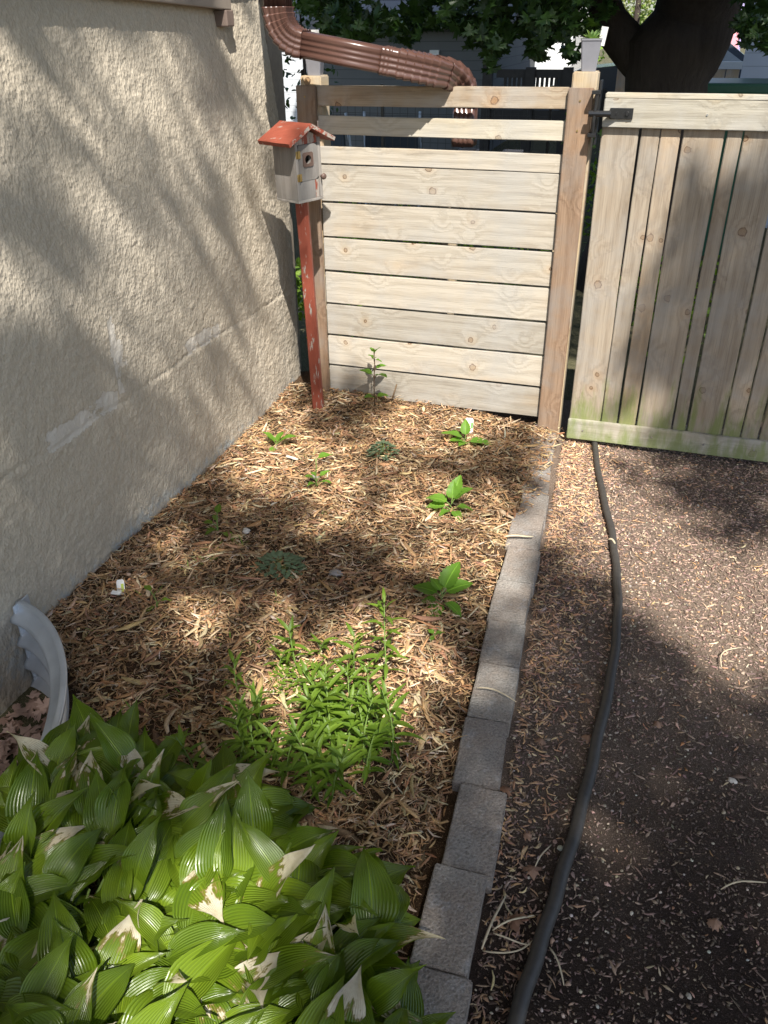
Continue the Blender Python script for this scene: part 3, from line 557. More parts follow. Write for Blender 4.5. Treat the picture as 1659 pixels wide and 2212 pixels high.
# ------------------------------------------------------------------ birdhouse
def birdhouse():
    a=math.radians(-26); nx=Vector((math.cos(a),math.sin(a),0)); e=Vector((-nx.y,nx.x,0)); zb=.945
    root=empty('birdhouse',(-1.387,3.265,0)); tag(root,'weathered grey birdhouse with red gabled roof on a leaning red post','birdhouse')
    # local frame: +x = along front (e), +y = into the house (-n)
    zb=.965; c0=Vector((-1.342,3.066,zb)); w,d,h=.128,.130,.214
    Mx=Matrix(((e.x,-nx.x,0,c0.x-root.location.x),(e.y,-nx.y,0,c0.y-root.location.y),(0,0,1,c0.z),(0,0,0,1)))
    tl=Matrix.Rotation(math.radians(-1.5),4,'Y')
    Mx=Mx@tl
    def P(mb,name,m,par=root): 
        o=mb.build(name,m,par); smooth_auto(o,30); return o
    t=.013; pk=.031
    mb=MB(); mb.box(0,0,0,t,d,h,Mx,.0012); P(mb,'side_panel',M['greywood']); mb=MB(); mb.box(w-t,0,0,w,d,h,Mx,.0012); P(mb,'side_panel',M['greywood'])
    def gable(y0,y1,z0,name,m):
        V=[Mx@Vector(v) for v in ((t+.0005,y0,z0),(w-t-.0005,y0,z0),(w-t-.0005,y0,h+.006),(w/2,y0,h+pk),(t+.0005,y0,h+.006),(t+.0005,y1,z0),(w-t-.0005,y1,z0),(w-t-.0005,y1,h+.006),(w/2,y1,h+pk),(t+.0005,y1,h+.006))]
        mb=MB(); mb.add(V,[(0,1,2,3,4),(9,8,7,6,5),(0,5,6,1),(1,6,7,2),(2,7,8,3),(3,8,9,4),(4,9,5,0)]); return P(mb,name,m)
    gable(d-t,d,0,'back_panel',M['greywood']); gable(.004,.004+t,.196,'gable_panel',M['redpatch'])
    mb=MB(); mb.box(t+.0005,.003,0,w-t-.0005,.003+t,.066,Mx,.001); P(mb,'lower_panel',M['greywood'])
    mb=MB(); mb.box(w-t-.022,.0022,.001,w-t-.006,.0028,.065,Mx); P(mb,'paint_streak',M['redpatch'])
    mb=MB(); mb.box(0,0,-.010,w,d,-.0005,Mx,.001); P(mb,'floor',M['greywood'])
    # door with round hole
    x0,x1,z0,z1=t+.001,w-t-.001,.0675,.1945; cx,cz,R=w/2-.002,.142,.0165; n=28; V=[];F=[]
    for yy in (.002,.002+t):
        for i in range(n): th=2*math.pi*i/n; V.append(Mx@Vector((cx+R*math.cos(th),yy,cz+R*math.sin(th))))
        for i in range(n):
            th=2*math.pi*i/n; c,s=math.cos(th),math.sin(th); k1=min([(x1-cx)/c if c>1e-6 else 9,(x0-cx)/c if c<-1e-6 else 9,(z1-cz)/s if s>1e-6 else 9,(z0-cz)/s if s<-1e-6 else 9]); V.append(Mx@Vector((cx+c*k1,yy,cz+s*k1)))
        
    for i in range(n):
        j=(i+1)%n; F+=[(i,j,n+j,n+i),(2*n+j,2*n+i,3*n+i,3*n+j),(i,2*n+i,2*n+j,j),(n+j,3*n+j,3*n+i,n+i)]
    # corner fillers
    door=meshobj('door',V,F,M['greywood'],root)
    mb=MB(); V=[];F=[]; q=.0255; R2=.0155
    for yy in (-.0015,.0016):
        for i in range(n): th=2*math.pi*i/n; V.append(Mx@Vector((cx+R2*math.cos(th),yy,cz+R2*math.sin(th))))
        for i in range(n):
            th=2*math.pi*i/n; c,s=math.cos(th),math.sin(th); k1=q/max(abs(c),abs(s)); V.append(Mx@Vector((cx+c*k1,yy,cz+s*k1)))
    for i in range(n):
        j=(i+1)%n; F+=[(i,j,n+j,n+i),(2*n+j,2*n+i,3*n+i,3*n+j),(i,2*n+i,2*n+j,j),(n+j,3*n+j,3*n+i,n+i)]
    meshobj('hole_plate',V,F,M['bronze'],door)
    for zz in (.082,.163):
        mb=MB(); mb.box(t-.011,-.0012,zz-.013,t-.001,.0022,zz+.013,Mx,.0004); mb.box(t+.001,-.0012,zz-.013,t+.012,.0014,zz+.013,Mx,.0004); mb.tube([Mx@Vector((t,-.0025,zz-.014)),Mx@Vector((t,-.0025,zz+.014))],.0022,8); P(mb,'hinge',M['brass'],door)
    kb=[Mx@Vector((w-.006,y,.075)) for y in (.0,-.006,-.010,-.016,-.021,-.023)]; mb=MB(); mb.tube(kb,[.004,.0045,.009,.012,.010,.004],16); o=mb.build('knob',M['bronze'],door,True)
    # roof: two sloping panels, ridge front to back
    for s in (-1,1):
        V=[]; half=w/2+.047; ang=math.radians(26); L=half/math.cos(ang); th=.015; y0,y1=-.030,.150
        ridge=Vector((w/2,0,h+pk+.006)); dirv=Vector((s*math.cos(ang),0,-math.sin(ang))); nn=Vector((s*math.sin(ang),0,math.cos(ang)))
        a0=0 if s<0 else 0.0; seg=8; 
        Vv=[];Ff=[]
        for yi in range(seg+1):
            yy=y0+(y1-y0)*yi/seg; jit=[random.uniform(-.0006,.0006) for _ in range(4)]
            base=[ridge+nn*th*1.0+Vector((0,0,0)),ridge+dirv*L+nn*th,ridge+dirv*L,ridge]
            if s>0: pass
            for q_,b_ in enumerate(base):
                # mitre at the ridge
                if q_==0: b_=Vector((w/2,0,ridge.z+th/math.cos(ang)))
                Vv.append(Mx@(b_+Vector((0,yy,jit[q_]*(q_ in(1,2))))))
        for i in range(seg):
            for j in range(4): Ff.append((i*4+j,i*4+(j+1)%4,(i+1)*4+(j+1)%4,(i+1)*4+j))
        Ff+= [(3,2,1,0),(seg*4,seg*4+1,seg*4+2,seg*4+3)]
        o=meshobj('roof_panel',Vv,Ff,M['redroof'],root); bm=bmesh.new(); bm.from_mesh(o.data); bmesh.ops.recalc_face_normals(bm,faces=bm.faces); bm.to_mesh(o.data); bm.free()
        # bare front edge strip
        mb=MB(); V=[Mx@(v+Vector((0,yy,0))) for yy in (y0-.0012,y0-.0002) for v in (Vector((w/2,0,ridge.z+th/math.cos(ang)-.0008)),ridge+dirv*(L-.001)+nn*(th-.001),ridge+dirv*(L-.001)+nn*.001,ridge+Vector((0,0,.001)))]
        mb.add(V,[(0,1,2,3),(7,6,5,4),(0,4,5,1),(1,5,6,2),(2,6,7,3),(3,7,4,0)]); mb.build('bare_edge',M['rededge'],o)
    mb=MB(); mb.tube([Mx@Vector((w+.012,.02,h+.010)),Mx@Vector((w+.013,.02,h+.050))],.0014,8); mb.tube([Mx@Vector((w+.013,.02,h+.050)),Mx@Vector((w+.013,.02,h+.052))],.0035,10); P(mb,'nail',M['nail'])
    # post
    bt=Vector((-1.387,3.265,-.12))-Vector(root.location); tp=Vector((-1.366,3.150,zb-.010))-Vector(root.location)
    V=[];F=[]; pr=[(-.020,-.024),(.012,-.024),(.024,-.012),(.024,.024),(-.024,.024),(-.024,-.020)]; ns=14
    for i in range(ns+1):
        f=i/ns; c=bt.lerp(tp,f); an=math.radians(14)
        for x,y in pr: x*=.93+.05*random.random();  V.append((c.x+x*math.cos(an)-y*math.sin(an),c.y+x*math.sin(an)+y*math.cos(an),c.z))
    m=len(pr)
    for i in range(ns):
        for j in range(m): F.append((i*m+j,i*m+(j+1)%m,(i+1)*m+(j+1)%m,(i+1)*m+j))
    meshobj('post',V,F,M['redpost'],root)
birdhouse()
# ------------------------------------------------------------------ downspout
def downspout():
    root=empty('downspout',(-1.52,3.35,1.3)); tag(root,'brown ribbed metal downspout bending off the house corner and over the fence','downspout'); O=Vector(root.location)
    def sect(hw,hd):       # rounded rectangle with grooves, returns list of (a,b)
        pts=[]; n=44
        def side(p0,p1,nrm,k,gro):
            for i in range(k):
                f=i/k; x=p0[0]+(p1[0]-p0[0])*f; y=p0[1]+(p1[1]-p0[1])*f; g=0
                if gro and .15<f<.9: g=-.0032*(.5-.5*math.cos((f-.15)/.75*2*math.pi*3))
                pts.append((x+nrm[0]*g,y+nrm[1]*g))
        c=.008
        side((-hd,-hw+c),(-hd,hw-c),(-1,0),22,True); side((-hd,hw-c),(-hd+c,hw),(0,0),2,False)
        side((-hd+c,hw),(hd-c,hw),(0,1),12,True); side((hd-c,hw),(hd,hw-c),(0,0),2,False)
        side((hd,hw-c),(hd,-hw+c),(1,0),22,True); side((hd,-hw+c),(hd-c,-hw),(0,0),2,False)
        side((hd-c,-hw),(-hd+c,-hw),(0,-1),12,True); side((-hd+c,-hw),(-hd,-hw+c),(0,0),2,False)
        return pts
    def sweep(name,pts,wide,sc=None,hw=.050,hd=.036,par=root,ribs=0):
        """wide: reference vector for the wide axis at each point"""
        sec=sect(hw,hd); n=len(sec); V=[];F=[]; N_=len(pts)
        for i,p in enumerate(pts):
            t=(pts[min(i+1,N_-1)]-pts[max(i-1,0)]).normalized(); b=(wide-t*wide.dot(t)).normalized(); a=t.cross(b)
            s=1 if sc is None else sc[i]
            for x,y in sec: V.append(p-O+(a*x+b*y)*s)
        for i in range(N_-1):
            for k in range(n): F.append((i*n+k,i*n+(k+1)%n,(i+1)*n+(k+1)%n,(i+1)*n+k))
        o=meshobj(name,V,F,M['brown'],par,smooth=True); o.data.set_sharp_from_angle(angle=math.radians(50)); md=o.modifiers.new('s','SOLIDIFY'); md.thickness=.0012; return o
    def arc(A,B,C,n):      # smooth quadratic bend
        return [A*(1-t)**2+B*2*t*(1-t)+C*t*t for t in np.linspace(0,1,n)]
    P1=Vector(at(648,94,1,3.285)); P2=Vector(at(828,130,1,3.30)); P3=Vector(at(928,152,1,3.345)); d1=(P2-P1).normalized()
    top=Vector(at(601,20,1,3.28)); top.z=2.2; cnr=Vector((top.x,3.28,P1.z-(P1.x-top.x)*d1.z/d1.x)); A=Vector((top.x,3.28,cnr.z+.105)); C=cnr+d1*.10
    wide=Vector((.35,-.94,0)).normalized()
    # wide axis lies across the visible face: keep it close to vertical for the sloping run
    def sweep2(name,pts,sc=None,hw=.043,hd=.046):
        sec=sect(hw,hd); n=len(sec); V=[];F=[]; N_=len(pts); side=Vector((d1.y,-d1.x,0)).normalized()   # horizontal, toward viewer
        for i,p in enumerate(pts):
            t=(pts[min(i+1,N_-1)]-pts[max(i-1,0)]).normalized(); a=(side-t*side.dot(t)).normalized(); b=t.cross(a); s=1 if sc is None else sc[i]
            for x,y in sec: V.append(p-O+(-a*x+b*y)*s)
        for i in range(N_-1):
            for k in range(n): F.append((i*n+k,i*n+(k+1)%n,(i+1)*n+(k+1)%n,(i+1)*n+k))
        o=meshobj(name,V,F,M['brown'],root,smooth=True); o.data.set_sharp_from_angle(angle=math.radians(50)); md=o.modifiers.new('s','SOLIDIFY'); md.thickness=.0012; return o
    sweep2('upper_pipe',[top,top.lerp(A,.5),A+Vector((0,0,-.01))])
    pts=arc(A,cnr,C,57); saw=lambda i,per,amp:1.03+amp*(1-(i%per)/per)
    sweep2('upper_elbow',pts,[saw(i,7,.12) for i in range(57)])
    E=P2; sweep2('sloping_pipe',[C-d1*.01,C.lerp(E,.5),E+d1*.02])
    Q=Vector(at(1008,166,1,3.56)); d2=(Q-P3).normalized(); Lp=P3+d2*.08; K=E+d1*((P3-E).length*.75)
    pts=arc(E,K,Lp,64); sweep2('middle_elbow',pts,[(1.09+.03*math.sin(i*1.9) if i<10 else 1.06)+(.11*(1-(i%7)/7) if 14<i<56 else 0) for i in range(64)])
    R_=Q+Vector((0,0,-.10)); pts=arc(Lp-d2*.01,Q,R_,43); sweep2('lower_elbow',pts,[saw(i,7,.10) for i in range(43)])
    end=R_.copy(); end.z=float(at(1010,308,1,3.56)[2]); sweep2('lower_pipe',[R_+Vector((0,0,.01)),R_.lerp(end,.5),end])
    sweep2('outlet',[end+Vector((0,0,.03)),end+Vector((0,0,.012)),end+Vector((0,0,-.012))],[1.03,1.06,1.02])
downspout()
# ------------------------------------------------------------------ plants
def leafgrid(L,Wd,na,nb,curve=.3,cup=.2,kind='lance',wave=0,rd=0):
    """returns verts,faces,uv for a leaf along +y, base at origin, normal +z"""
    V=[];F=[];U=[]
    for i in range(na+1):
        v=i/na
        if kind=='hosta': wv=math.sin(math.pi*v**.72)**.9*(1-.25*v) if v<1 else 0; wv=max(wv,.0); wv*= (1.0 if v<.7 else .35+.65*max(0,(1-v)/.3))
        elif kind=='lance': wv=math.sin(math.pi*v**.8)**.9
        else: wv=math.sin(math.pi*v**.62)**.8
        if kind=='serr' and 0<i<na: wv*=1+(.10 if i%2 else -.08)
        wv=max(wv,.03 if i==0 else .0)
        ang=curve*v; yy=L*(math.sin(ang)/max(curve,1e-4) if curve else v); zz=-L*(1-math.cos(ang))/max(curve,1e-4) if curve else 0
        for j in range(nb+1):
            u=j/nb*2-1; x=u*wv*Wd/2; z=zz+abs(u)**1.5*wv*Wd*cup+wave*math.sin(v*11+rd+(0 if u<0 else 2))*abs(u)**2
            V.append((x,yy,z)); U.append((u,v,rd%1))
    for i in range(na):
        for j in range(nb): a=i*(nb+1)+j; F.append((a,a+1,a+nb+2,a+nb+1))
    return V,F,U
class LB:
    def __init__(s): s.V=[];s.F=[];s.U=[];s.C=[]
    def leaf(s,base,yaw,pitch,L,Wd,na=8,nb=4,curve=.5,cup=.15,kind='lance',wave=0,roll=0,sc=0,rd=None):
        rd=random.random() if rd is None else rd
        V,F,U=leafgrid(L,Wd,na,nb,curve,cup,kind,wave,rd*6.28); m=Matrix.Translation(Vector(base))@Matrix.Rotation(yaw,4,'Z')@Matrix.Rotation(pitch,4,'X')@Matrix.Rotation(roll,4,'Y')
        b=len(s.V); s.V+=[tuple(m@Vector(v)) for v in V]; s.F+=[tuple(i+b for i in f) for f in F]; s.U+=[(u[0],u[1],rd) for u in U]; s.C+=[(sc,)*3]*len(V)
        return m
    def build(s,name,m,parent=None): return meshobj(name,s.V,np.array(s.F),m,parent,smooth=True,cols=np.array(s.C),uv=np.array(s.U))
# hostas: camera-facing slope of overlapping leaves
def hosta(cx,cy,n,label,R=.24,h=.20,seed=0,bias=0.0):
    random.seed(100+seed); root=empty('hosta',(cx,cy,float(hbed(np.array(cx),np.array(cy))))); tag(root,label,'hosta','hostas in the corner of the bed')
    lb=LB(); st=MB(); gc=Vector((-.82,.30))
    for i in range(n):
        f=math.sqrt((i+.5)/n); th=i*2.39996+random.uniform(-.2,.2); q=Vector((math.cos(th),math.sin(th)))*R*f; z=h*(1-.45*f*f)+random.uniform(.0,.035)
        o=Vector((cx,cy))+q-gc; az=math.atan2(-o.x,o.y)+random.gauss(0,.75)-bias*.45
        if random.random()<.18: az+=random.uniform(-1.6,1.6)
        p=Vector((q.x,q.y,z)); st.tube([(q.x*.15,q.y*.15,-.01),(q.x*.55,q.y*.55,z*.7),p],[.004,.0032,.0026],6,False)
        L=random.triangular(.10,.205,.145)*(1-.1*f); W_=L*random.uniform(.42,.58); d=Vector((-math.sin(az),math.cos(az),0)); p=p-d*L*.35
        up_=max(0,(cy-.75)/.3)*(.35 if cx<-.85 else .1)
        s_=random.random(); sc=0 if s_>.26 else random.uniform(.4,.95)
        lb.leaf(p,az,math.radians(random.gauss(28,17))+up_,L,W_,12,10,random.uniform(.3,1.4),random.uniform(.05,.34),'hosta',random.uniform(.002,.009),random.uniform(-.4,.4),sc)
    lb.build('leaves',M['hosta'],root); st.build('leaf_stalks',M['stem'],root,True)
HOST=[(-1.02,.96,62,'upper left hosta clump with upright pointed leaves in front of the window well',.18,.15,0),
(-.72,.93,62,'hosta clump in the middle of the group touching the lance-leaved plants',.19,.13,.1),
(-.46,.86,58,'low hosta clump spreading dark leaves toward the kerb stones',.17,.085,.3),
(-.90,.72,74,'hosta clump with the most scorched papery leaf tips',.21,.14,0),
(-.60,.70,74,'hosta clump with a bright patch of sun on its leaves',.20,.12,.1),
(-.37,.68,62,'hosta clump at the bottom whose leaves overhang the kerb stones',.16,.085,.3),
(-.80,.50,62,'hosta clump cut by the bottom left corner of the picture',.20,.14,0),(-.48,.49,58,'hosta clump cut by the bottom edge of the picture',.19,.11,.1)]
for i,(x,y,n,l,R,h,bi) in enumerate(HOST): hosta(x+.03,y,int(n*1.05),l,R,h,i,bi)
random.seed(5)
# lance-leaved stems
def lance_stem(H,seed):
    random.seed(seed); lb=LB(); st=MB(); n=int(H/.023); lean=(random.uniform(-.12,.12),random.uniform(-.12,.12))
    pts=[(lean[0]*t*t*H*2,lean[1]*t*t*H*2,t*H) for t in np.linspace(0,1,6)]; st.tube(pts,[.0028,.0026,.0024,.002,.0016,.001],6,False)
    for i in range(n):
        t=.12+.88*i/n; p=Vector((lean[0]*t*t*H*2,lean[1]*t*t*H*2,t*H)); L=.084*(math.sin(math.pi*min(1,(t*.80+.12)))**.6)*random.uniform(.8,1.15)
        for k in range(2):
            az=i*1.4+k*math.pi+random.uniform(-.3,.3); pit=math.radians(18+48*t**2)+random.uniform(-.2,.2); lb.leaf(p,az,pit,L,L*random.uniform(.16,.21),7,2,random.uniform(.4,1.1),.25,'lance',0,random.uniform(-.3,.3))
    root=empty('lance_leaved_stem'); lb.build('leaves',M['lily'],root); st.build('stem',M['stem'],root,True); return root
def copy_tree(o,parent=None):
    c=o.copy(); COL.objects.link(c); c.parent=parent
    for ch in list(o.children): copy_tree(ch,c)
    return c
protos=[lance_stem(H,40+i) for i,H in enumerate((.10,.15,.19,.23,.27))]; used=[False]*5
LS=[(835,1462,4,'tallest lance-leaved stem, at the back right of the green clump'),(765,1520,4,'tall sunlit lance-leaved stem just left of the tallest one'),(640,1440,1,'small sunlit lance-leaved stem behind the clump, near its middle'),(515,1500,1,'lone sunlit lance-leaved stem left of the clump in a lit patch'),(540,1640,3,'bushy lance-leaved stem at the left side of the clump'),(425,1700,2,'shaded lance-leaved stem far left, beside the hosta leaves'),(690,1420,0,'tiny pale lance-leaved sprout at the back of the clump'),(600,1450,0,'tiny lance-leaved sprout behind the clump, left of the pale one')]
LS+=[(570,1610,2,'lance-leaved stem just right of the bushy one at the left side of the clump'),(620,1690,2,'low lance-leaved stem touching the middle hosta leaves')]
ds='lance-leaved stem in the dense front part of the green clump'
for i in range(32):
    t=random.random(); x=random.uniform(500,815); y=random.uniform(1560,1745)
    if y>1640 and x<560: y-=60
    if x<640 and y<1590: x+=150
    if x<680 and y<1645: continue
    LS.append((x,y,random.choice([1,2,2,3,1]),ds))
for x,y in ((800,1560),(825,1600),(760,1580),(845,1640),(720,1600),(790,1640)): LS.append((x,y,3,ds))
for x,y,k_,l in LS:
    o=protos[k_] if not used[k_] else copy_tree(protos[k_]); used[k_]=True; p=G(x,y+0); o.location=(p.x,p.y,float(hbed(np.array(p.x),np.array(p.y)))); o.rotation_euler=(random.uniform(-.15,.15),random.uniform(-.15,.15),random.uniform(0,6.28)); s=random.uniform(.75,1.0); o.scale=(s,s,s)
    tag(o,l,'lance-leaved plant','lance-leaved stems growing in the mulch')
# trailing pale stems in the clump
random.seed(11); mb=MB()
for i in range(10):
    a=G(random.uniform(600,700),random.uniform(1510,1600),.012); b=G(random.uniform(740,850),random.uniform(1540,1600),.012); m_=(a+b)/2+Vector((random.uniform(-.02,.02),random.uniform(-.02,.02),.02)); mb.tube([a,a.lerp(m_,.5)+Vector((0,0,.006)),m_,m_.lerp(b,.5),b+Vector((0,0,.03))],.0022,6)
o=mb.build('trailing_stems',M['stem'],None,True); tag(o,'pale green bare stems trailing over the mulch inside the lance-leaved clump','stems',kind='stuff')
# seedlings
def seedling(px,py,label,leaves,mat,H=0,stemm='stem',cat='seedling',name='seedling',kind='serr',wr=.62):
    p=G(px,py); root=empty(name,(p.x,p.y,float(hbed(np.array(p.x),np.array(p.y))))); tag(root,label,cat)
    lb=LB(); st=MB()
    if H: st.tube([(0,0,-.01),(-.003,0,H*.4),(.002,0,H*.75),(0,0,H)],[.0028,.0025,.002,.0013],7)
    for (az,z,L,pit,out) in leaves:
        az=math.radians(az); d=Vector((-math.sin(az),math.cos(az),0)); b=d*out+Vector((0,0,z)); st.tube([(0,0,max(0,z-.02)),d*out*.5+Vector((0,0,z-.006)),b],.0016,5,False)
        lb.leaf(b,az,math.radians(pit),L,L*wr,14 if kind=='serr' else 9,6,.6,.14,kind,.0015,random.uniform(-.2,.2))
    lb.build('leaves',M[mat],root); st.build('stems',M[stemm],root,True); return root
# azimuth: 0 = away toward the fence, 90 = left, 180 = toward viewer, -90 = right
seedling(810,889,'tall single-stem seedling with toothed leaves in front of the horizontal boards',[(150,.045,.062,30,.004),(-80,.05,.055,20,.01),(95,.155,.062,30,.012),(-120,.155,.075,25,.016),(-60,.185,.05,25,.01),(80,.235,.03,30,.004),(-100,.225,.036,10,.004),(-170,.235,.04,30,.003),(60,.262,.03,40,.002),(-100,.258,.045,60,.003),(120,.27,.025,50,.001)],'serr',.275,'redstem')
seedling(597,968,'broad smooth-leaved seedling close to the stucco wall',[(110,.03,.075,60,.005),(-70,.035,.085,30,.02),(60,.03,.06,20,.01),(170,.01,.05,-5,.008),(-20,.03,.06,50,.006)],'succ' if 0 else 'serr',0,kind='hosta',wr=.62)
seedling(1005,958,'light green toothed-leaf seedling beside the white and yellow plant tag',[(95,.035,.095,25,.015),(-85,.02,.11,8,.02),(20,.05,.07,65,.004),(170,.02,.06,20,.006),(130,.02,.07,30,.01)],'serr')
seedling(685,1052,'seedling with one tall curled leaf and small round leaves below',[(-55,.13,.06,20,.01),(100,.045,.042,20,.014),(-80,.03,.045,10,.02),(-50,.05,.045,35,.015),(150,.03,.035,10,.015),(60,.05,.035,30,.006)],'serr',.13,kind='hosta',wr=.6)
seedling(975,1105,'large toothed-leaf seedling nearer the kerb stones in mid bed',[(85,.045,.085,15,.02),(-15,.07,.085,60,.01),(-60,.06,.08,45,.012),(100,.03,.075,5,.025),(-85,.03,.06,10,.02),(-140,.02,.06,0,.02),(150,.02,.05,10,.015),(10,.06,.07,70,.005)],'serr')
seedling(955,1302,'toothed-leaf seedling closest to the viewer, beside the kerb',[(80,.04,.085,12,.02),(50,.05,.06,30,.01),(-20,.06,.10,48,.012),(-60,.05,.09,25,.014),(-120,.02,.07,0,.02),(170,.015,.08,-5,.02),(110,.02,.05,5,.02)],'serr')
seedling(472,1148,'sparse dark round-leaved seedling in the shade left of mid bed',[(10,.075,.045,40,.01),(90,.035,.045,10,.02),(40,.04,.04,20,.02),(150,.02,.05,5,.01),(100,.015,.035,0,.02),(-110,.012,.06,0,.03)],'lily',.07,kind='hosta',wr=.62)
seedling(340,1312,'small dark seedling with two oval leaves near the bent plant tag',[(60,.05,.04,20,.03),(-80,.03,.04,25,.012),(150,.01,.035,5,.01)],'lily',.03,kind='hosta',wr=.6)
seedling(938,1374,'tiny bright lobed sprout right of the lance-leaved clump',[(60,.02,.025,20,.004),(-60,.02,.028,20,.004),(170,.015,.025,10,.004)],'serr')
def cushion(px,py,label,n,R,L,mat,hh):
    p=G(px,py); root=empty('low_plant',(p.x,p.y,float(hbed(np.array(p.x),np.array(p.y))))); tag(root,label,'low plant'); lb=LB(); st=MB()
    for i in range(n):
        f=math.sqrt((i+.5)/n); az=i*2.4; b=Vector((-math.sin(az)*R*f,math.cos(az)*R*f*.8,hh*(1-f*f)+.008)); lb.leaf(b,az+random.uniform(-.6,.6),random.uniform(-.1,.5),L*random.uniform(.7,1.2),L*.55,5,2,.3,.1,'x'); 
        if i%3==0: st.tube([(0,0,0),b*.5,b],.001,4,False)
    lb.build('leaves',M[mat],root); st.build('stems',M['stem'],root)
cushion(828,985,'small grey-green cushion plant in the sunlit far part of the bed',70,.055,.024,'blue',.05); cushion(605,1225,'blue-green low plant in the middle of the shaded mulch',85,.075,.028,'blue',.03)
cushion(660,1480,'low patch of small leaves under the trailing stems',110,.10,.018,'lily',.02)
# grass sprouts
lb=LB()
for px,py,n in ((440,1210,8),(412,1225,5),(462,1190,5),(700,1110,6),(560,960,4),(675,985,6),(520,1175,5),(330,1290,4),(195,1370,4),(490,1380,3),(255,1560,9),(560,1385,3),(600,1300,3),(280,1530,6),(380,1500,4),(235,1590,6)):
    p=G(px,py)
    for i in range(n): lb.leaf((p.x+random.uniform(-.02,.02),p.y+random.uniform(-.02,.02),float(hbed(np.array(p.x),np.array(p.y)))),random.uniform(0,6.28),random.uniform(.6,1.4),random.uniform(.025,.06),.0028,5,1,.8,0,'lance')
o=lb.build('grass_sprouts',M['grass']); tag(o,'thin green grass sprouts poking up through the mulch','grass',kind='stuff')
# ------------------------------------------------------------------ small things lying in the bed
def tagcard(px,py,label,c2,h,w_,tilt,yaw):
    p=G(px,py); root=empty('plant_tag',(p.x,p.y,float(hbed(np.array(p.x),np.array(p.y)))-.005),yaw); tag(root,label,'plant tag')
    mt=Matrix.Rotation(tilt,4,'X'); mb=MB(); n=8; V=[];F=[]
    out=[(-w_/2,0),(w_/2,0),(w_/2,h*.9),(w_*.35,h),(-w_*.35,h),(-w_/2,h*.9)]
    for yy in (-.0004,.0004):
        for x,z in out: V.append(mt@Vector((x,yy,z)))
    mb.add(V,[(0,1,2,3,4,5),(11,10,9,8,7,6)]+[(i,(i+1)%6,6+(i+1)%6,6+i)[::-1] for i in range(6)]); mb.build('card',M['white'],root)
    mb=MB(); 
    for x0,z0,x1,z1 in c2[1]: mb.box(x0*w_,-.0012,z0*h,x1*w_,-.0006,z1*h,mt)
    mb.build('printed_picture',c2[0],root); 
    return root
yel=flat('yellow_print',(.75,.62,.05),.4,.3,.3,sc=300); gre=flat('green_print',(.16,.34,.10),.4,.3,.3,sc=300)
r_=tagcard(1012,938,'white plant tag with a yellow and green picture beside the light seedling',(yel,[(-.25,.30,.1,.62)]),.07,.036,-.15,.1)
mb=MB(); mb.box(.06*.036*4,-.0012,.024,.017,-.0006,.050,Matrix.Rotation(-.15,4,'X')); mb.build('printed_picture',gre,r_)
tagcard(262,1285,'bent white plant tag with yellow-green print near the house wall',(flat('lime_print',(.45,.55,.08),.4,.3,.4,sc=400),[(.05,.25,.4,.75)]),.055,.024,-.55,.5)
mb=MB(); V=[(0,0,0),(.03,.004,.0),(.033,.012,.006),(.004,.010,.008),(0,0,.0015),(.03,.004,.0015),(.033,.012,.0075),(.004,.010,.0095)]; mb.add(V,[(0,1,2,3),(7,6,5,4),(0,4,5,1),(1,5,6,2),(2,6,7,3),(3,7,4,0)]); o=mb.build('label_scrap',M['white']); p=G(240,1290); o.location=(p.x,p.y,.012); tag(o,'torn white scrap lying just below the bent plant tag','scrap')
def lump(name,px,py,sx,sy,sz,m,label,cat,z=.008,yaw=0,seed=0,g=None,onpath=False):
    bm=bmesh.new(); bmesh.ops.create_icosphere(bm,subdivisions=3,radius=1)
    for v in bm.verts: q=v.co; nz=float(fbm(np.array(q.x*1.6+seed*5+9),np.array(q.y*1.6+q.z+9),seed,3))-.5; v.co=Vector((q.x*sx,q.y*sy,q.z*sz))*(1+nz*.9)
    me=bpy.data.meshes.new(name); bm.to_mesh(me); bm.free(); me.materials.append(m); me.polygons.foreach_set('use_smooth',np.ones(len(me.polygons),bool)); me.set_sharp_from_angle(angle=math.radians(35)); o=bpy.data.objects.new(name,me); COL.objects.link(o)
    p=G(px,py,-.06 if onpath else 0); o.location=(p.x,p.y,z+(-.068 if onpath else 0)); o.rotation_euler=(0,0,yaw); tag(o,label,cat,g)
lump('stone',726,1242,.024,.014,.008,M['stone'],'flat grey stone in the mulch right of the blue-green plant','stone',.008,.3,1)
lump('stone',532,1152,.013,.011,.009,M['paleston'],'pale rounded stone beside the sparse shaded seedling','stone',.01,0,2)
lump('stone',680,1035,.018,.014,.010,M['stone'],'small grey stone behind the tall-leaf seedling','stone',.008,0,3)
lump('wood_chunk',630,995,.030,.008,.006,M['paleston'],'chalky white wood piece between the two far seedlings','wood piece',.014,-.2,4)
lump('stone',1190,1100,.010,.008,.006,M['stone'],'grey pebble on the path beside the far kerb stones','stone',.0,0,5,onpath=True)
lump('stone',1584,1682,.011,.010,.006,M['paleston'],'larger pale pebble on the dark path far right of the hose','stone',.0,0,6,onpath=True)
def strip(px1,py1,px2,py2,wd,th,m,label,cat,z=.02,bow=.0,name='straw',zz=0):
    a=G(px1,py1,zz);b=G(px2,py2,zz); pts=[]
    for t in np.linspace(0,1,9): q=a.lerp(b,float(t)); pp=Vector((-(b-a).y,(b-a).x,0))*bow*4*t*(1-t); q=q+pp; pts.append((q.x,q.y,zz+z+.004*math.sin(t*5)))
    mb=MB(); mb.tube(pts,[wd*.6,wd,wd*1.05,wd,wd*.95,wd,wd,wd*.9,wd*.5],6,True,sect=lambda f:(th/wd*math.cos(f*6.283),math.sin(f*6.283))); o=mb.build(name,m,None,True); tag(o,label,cat); return o
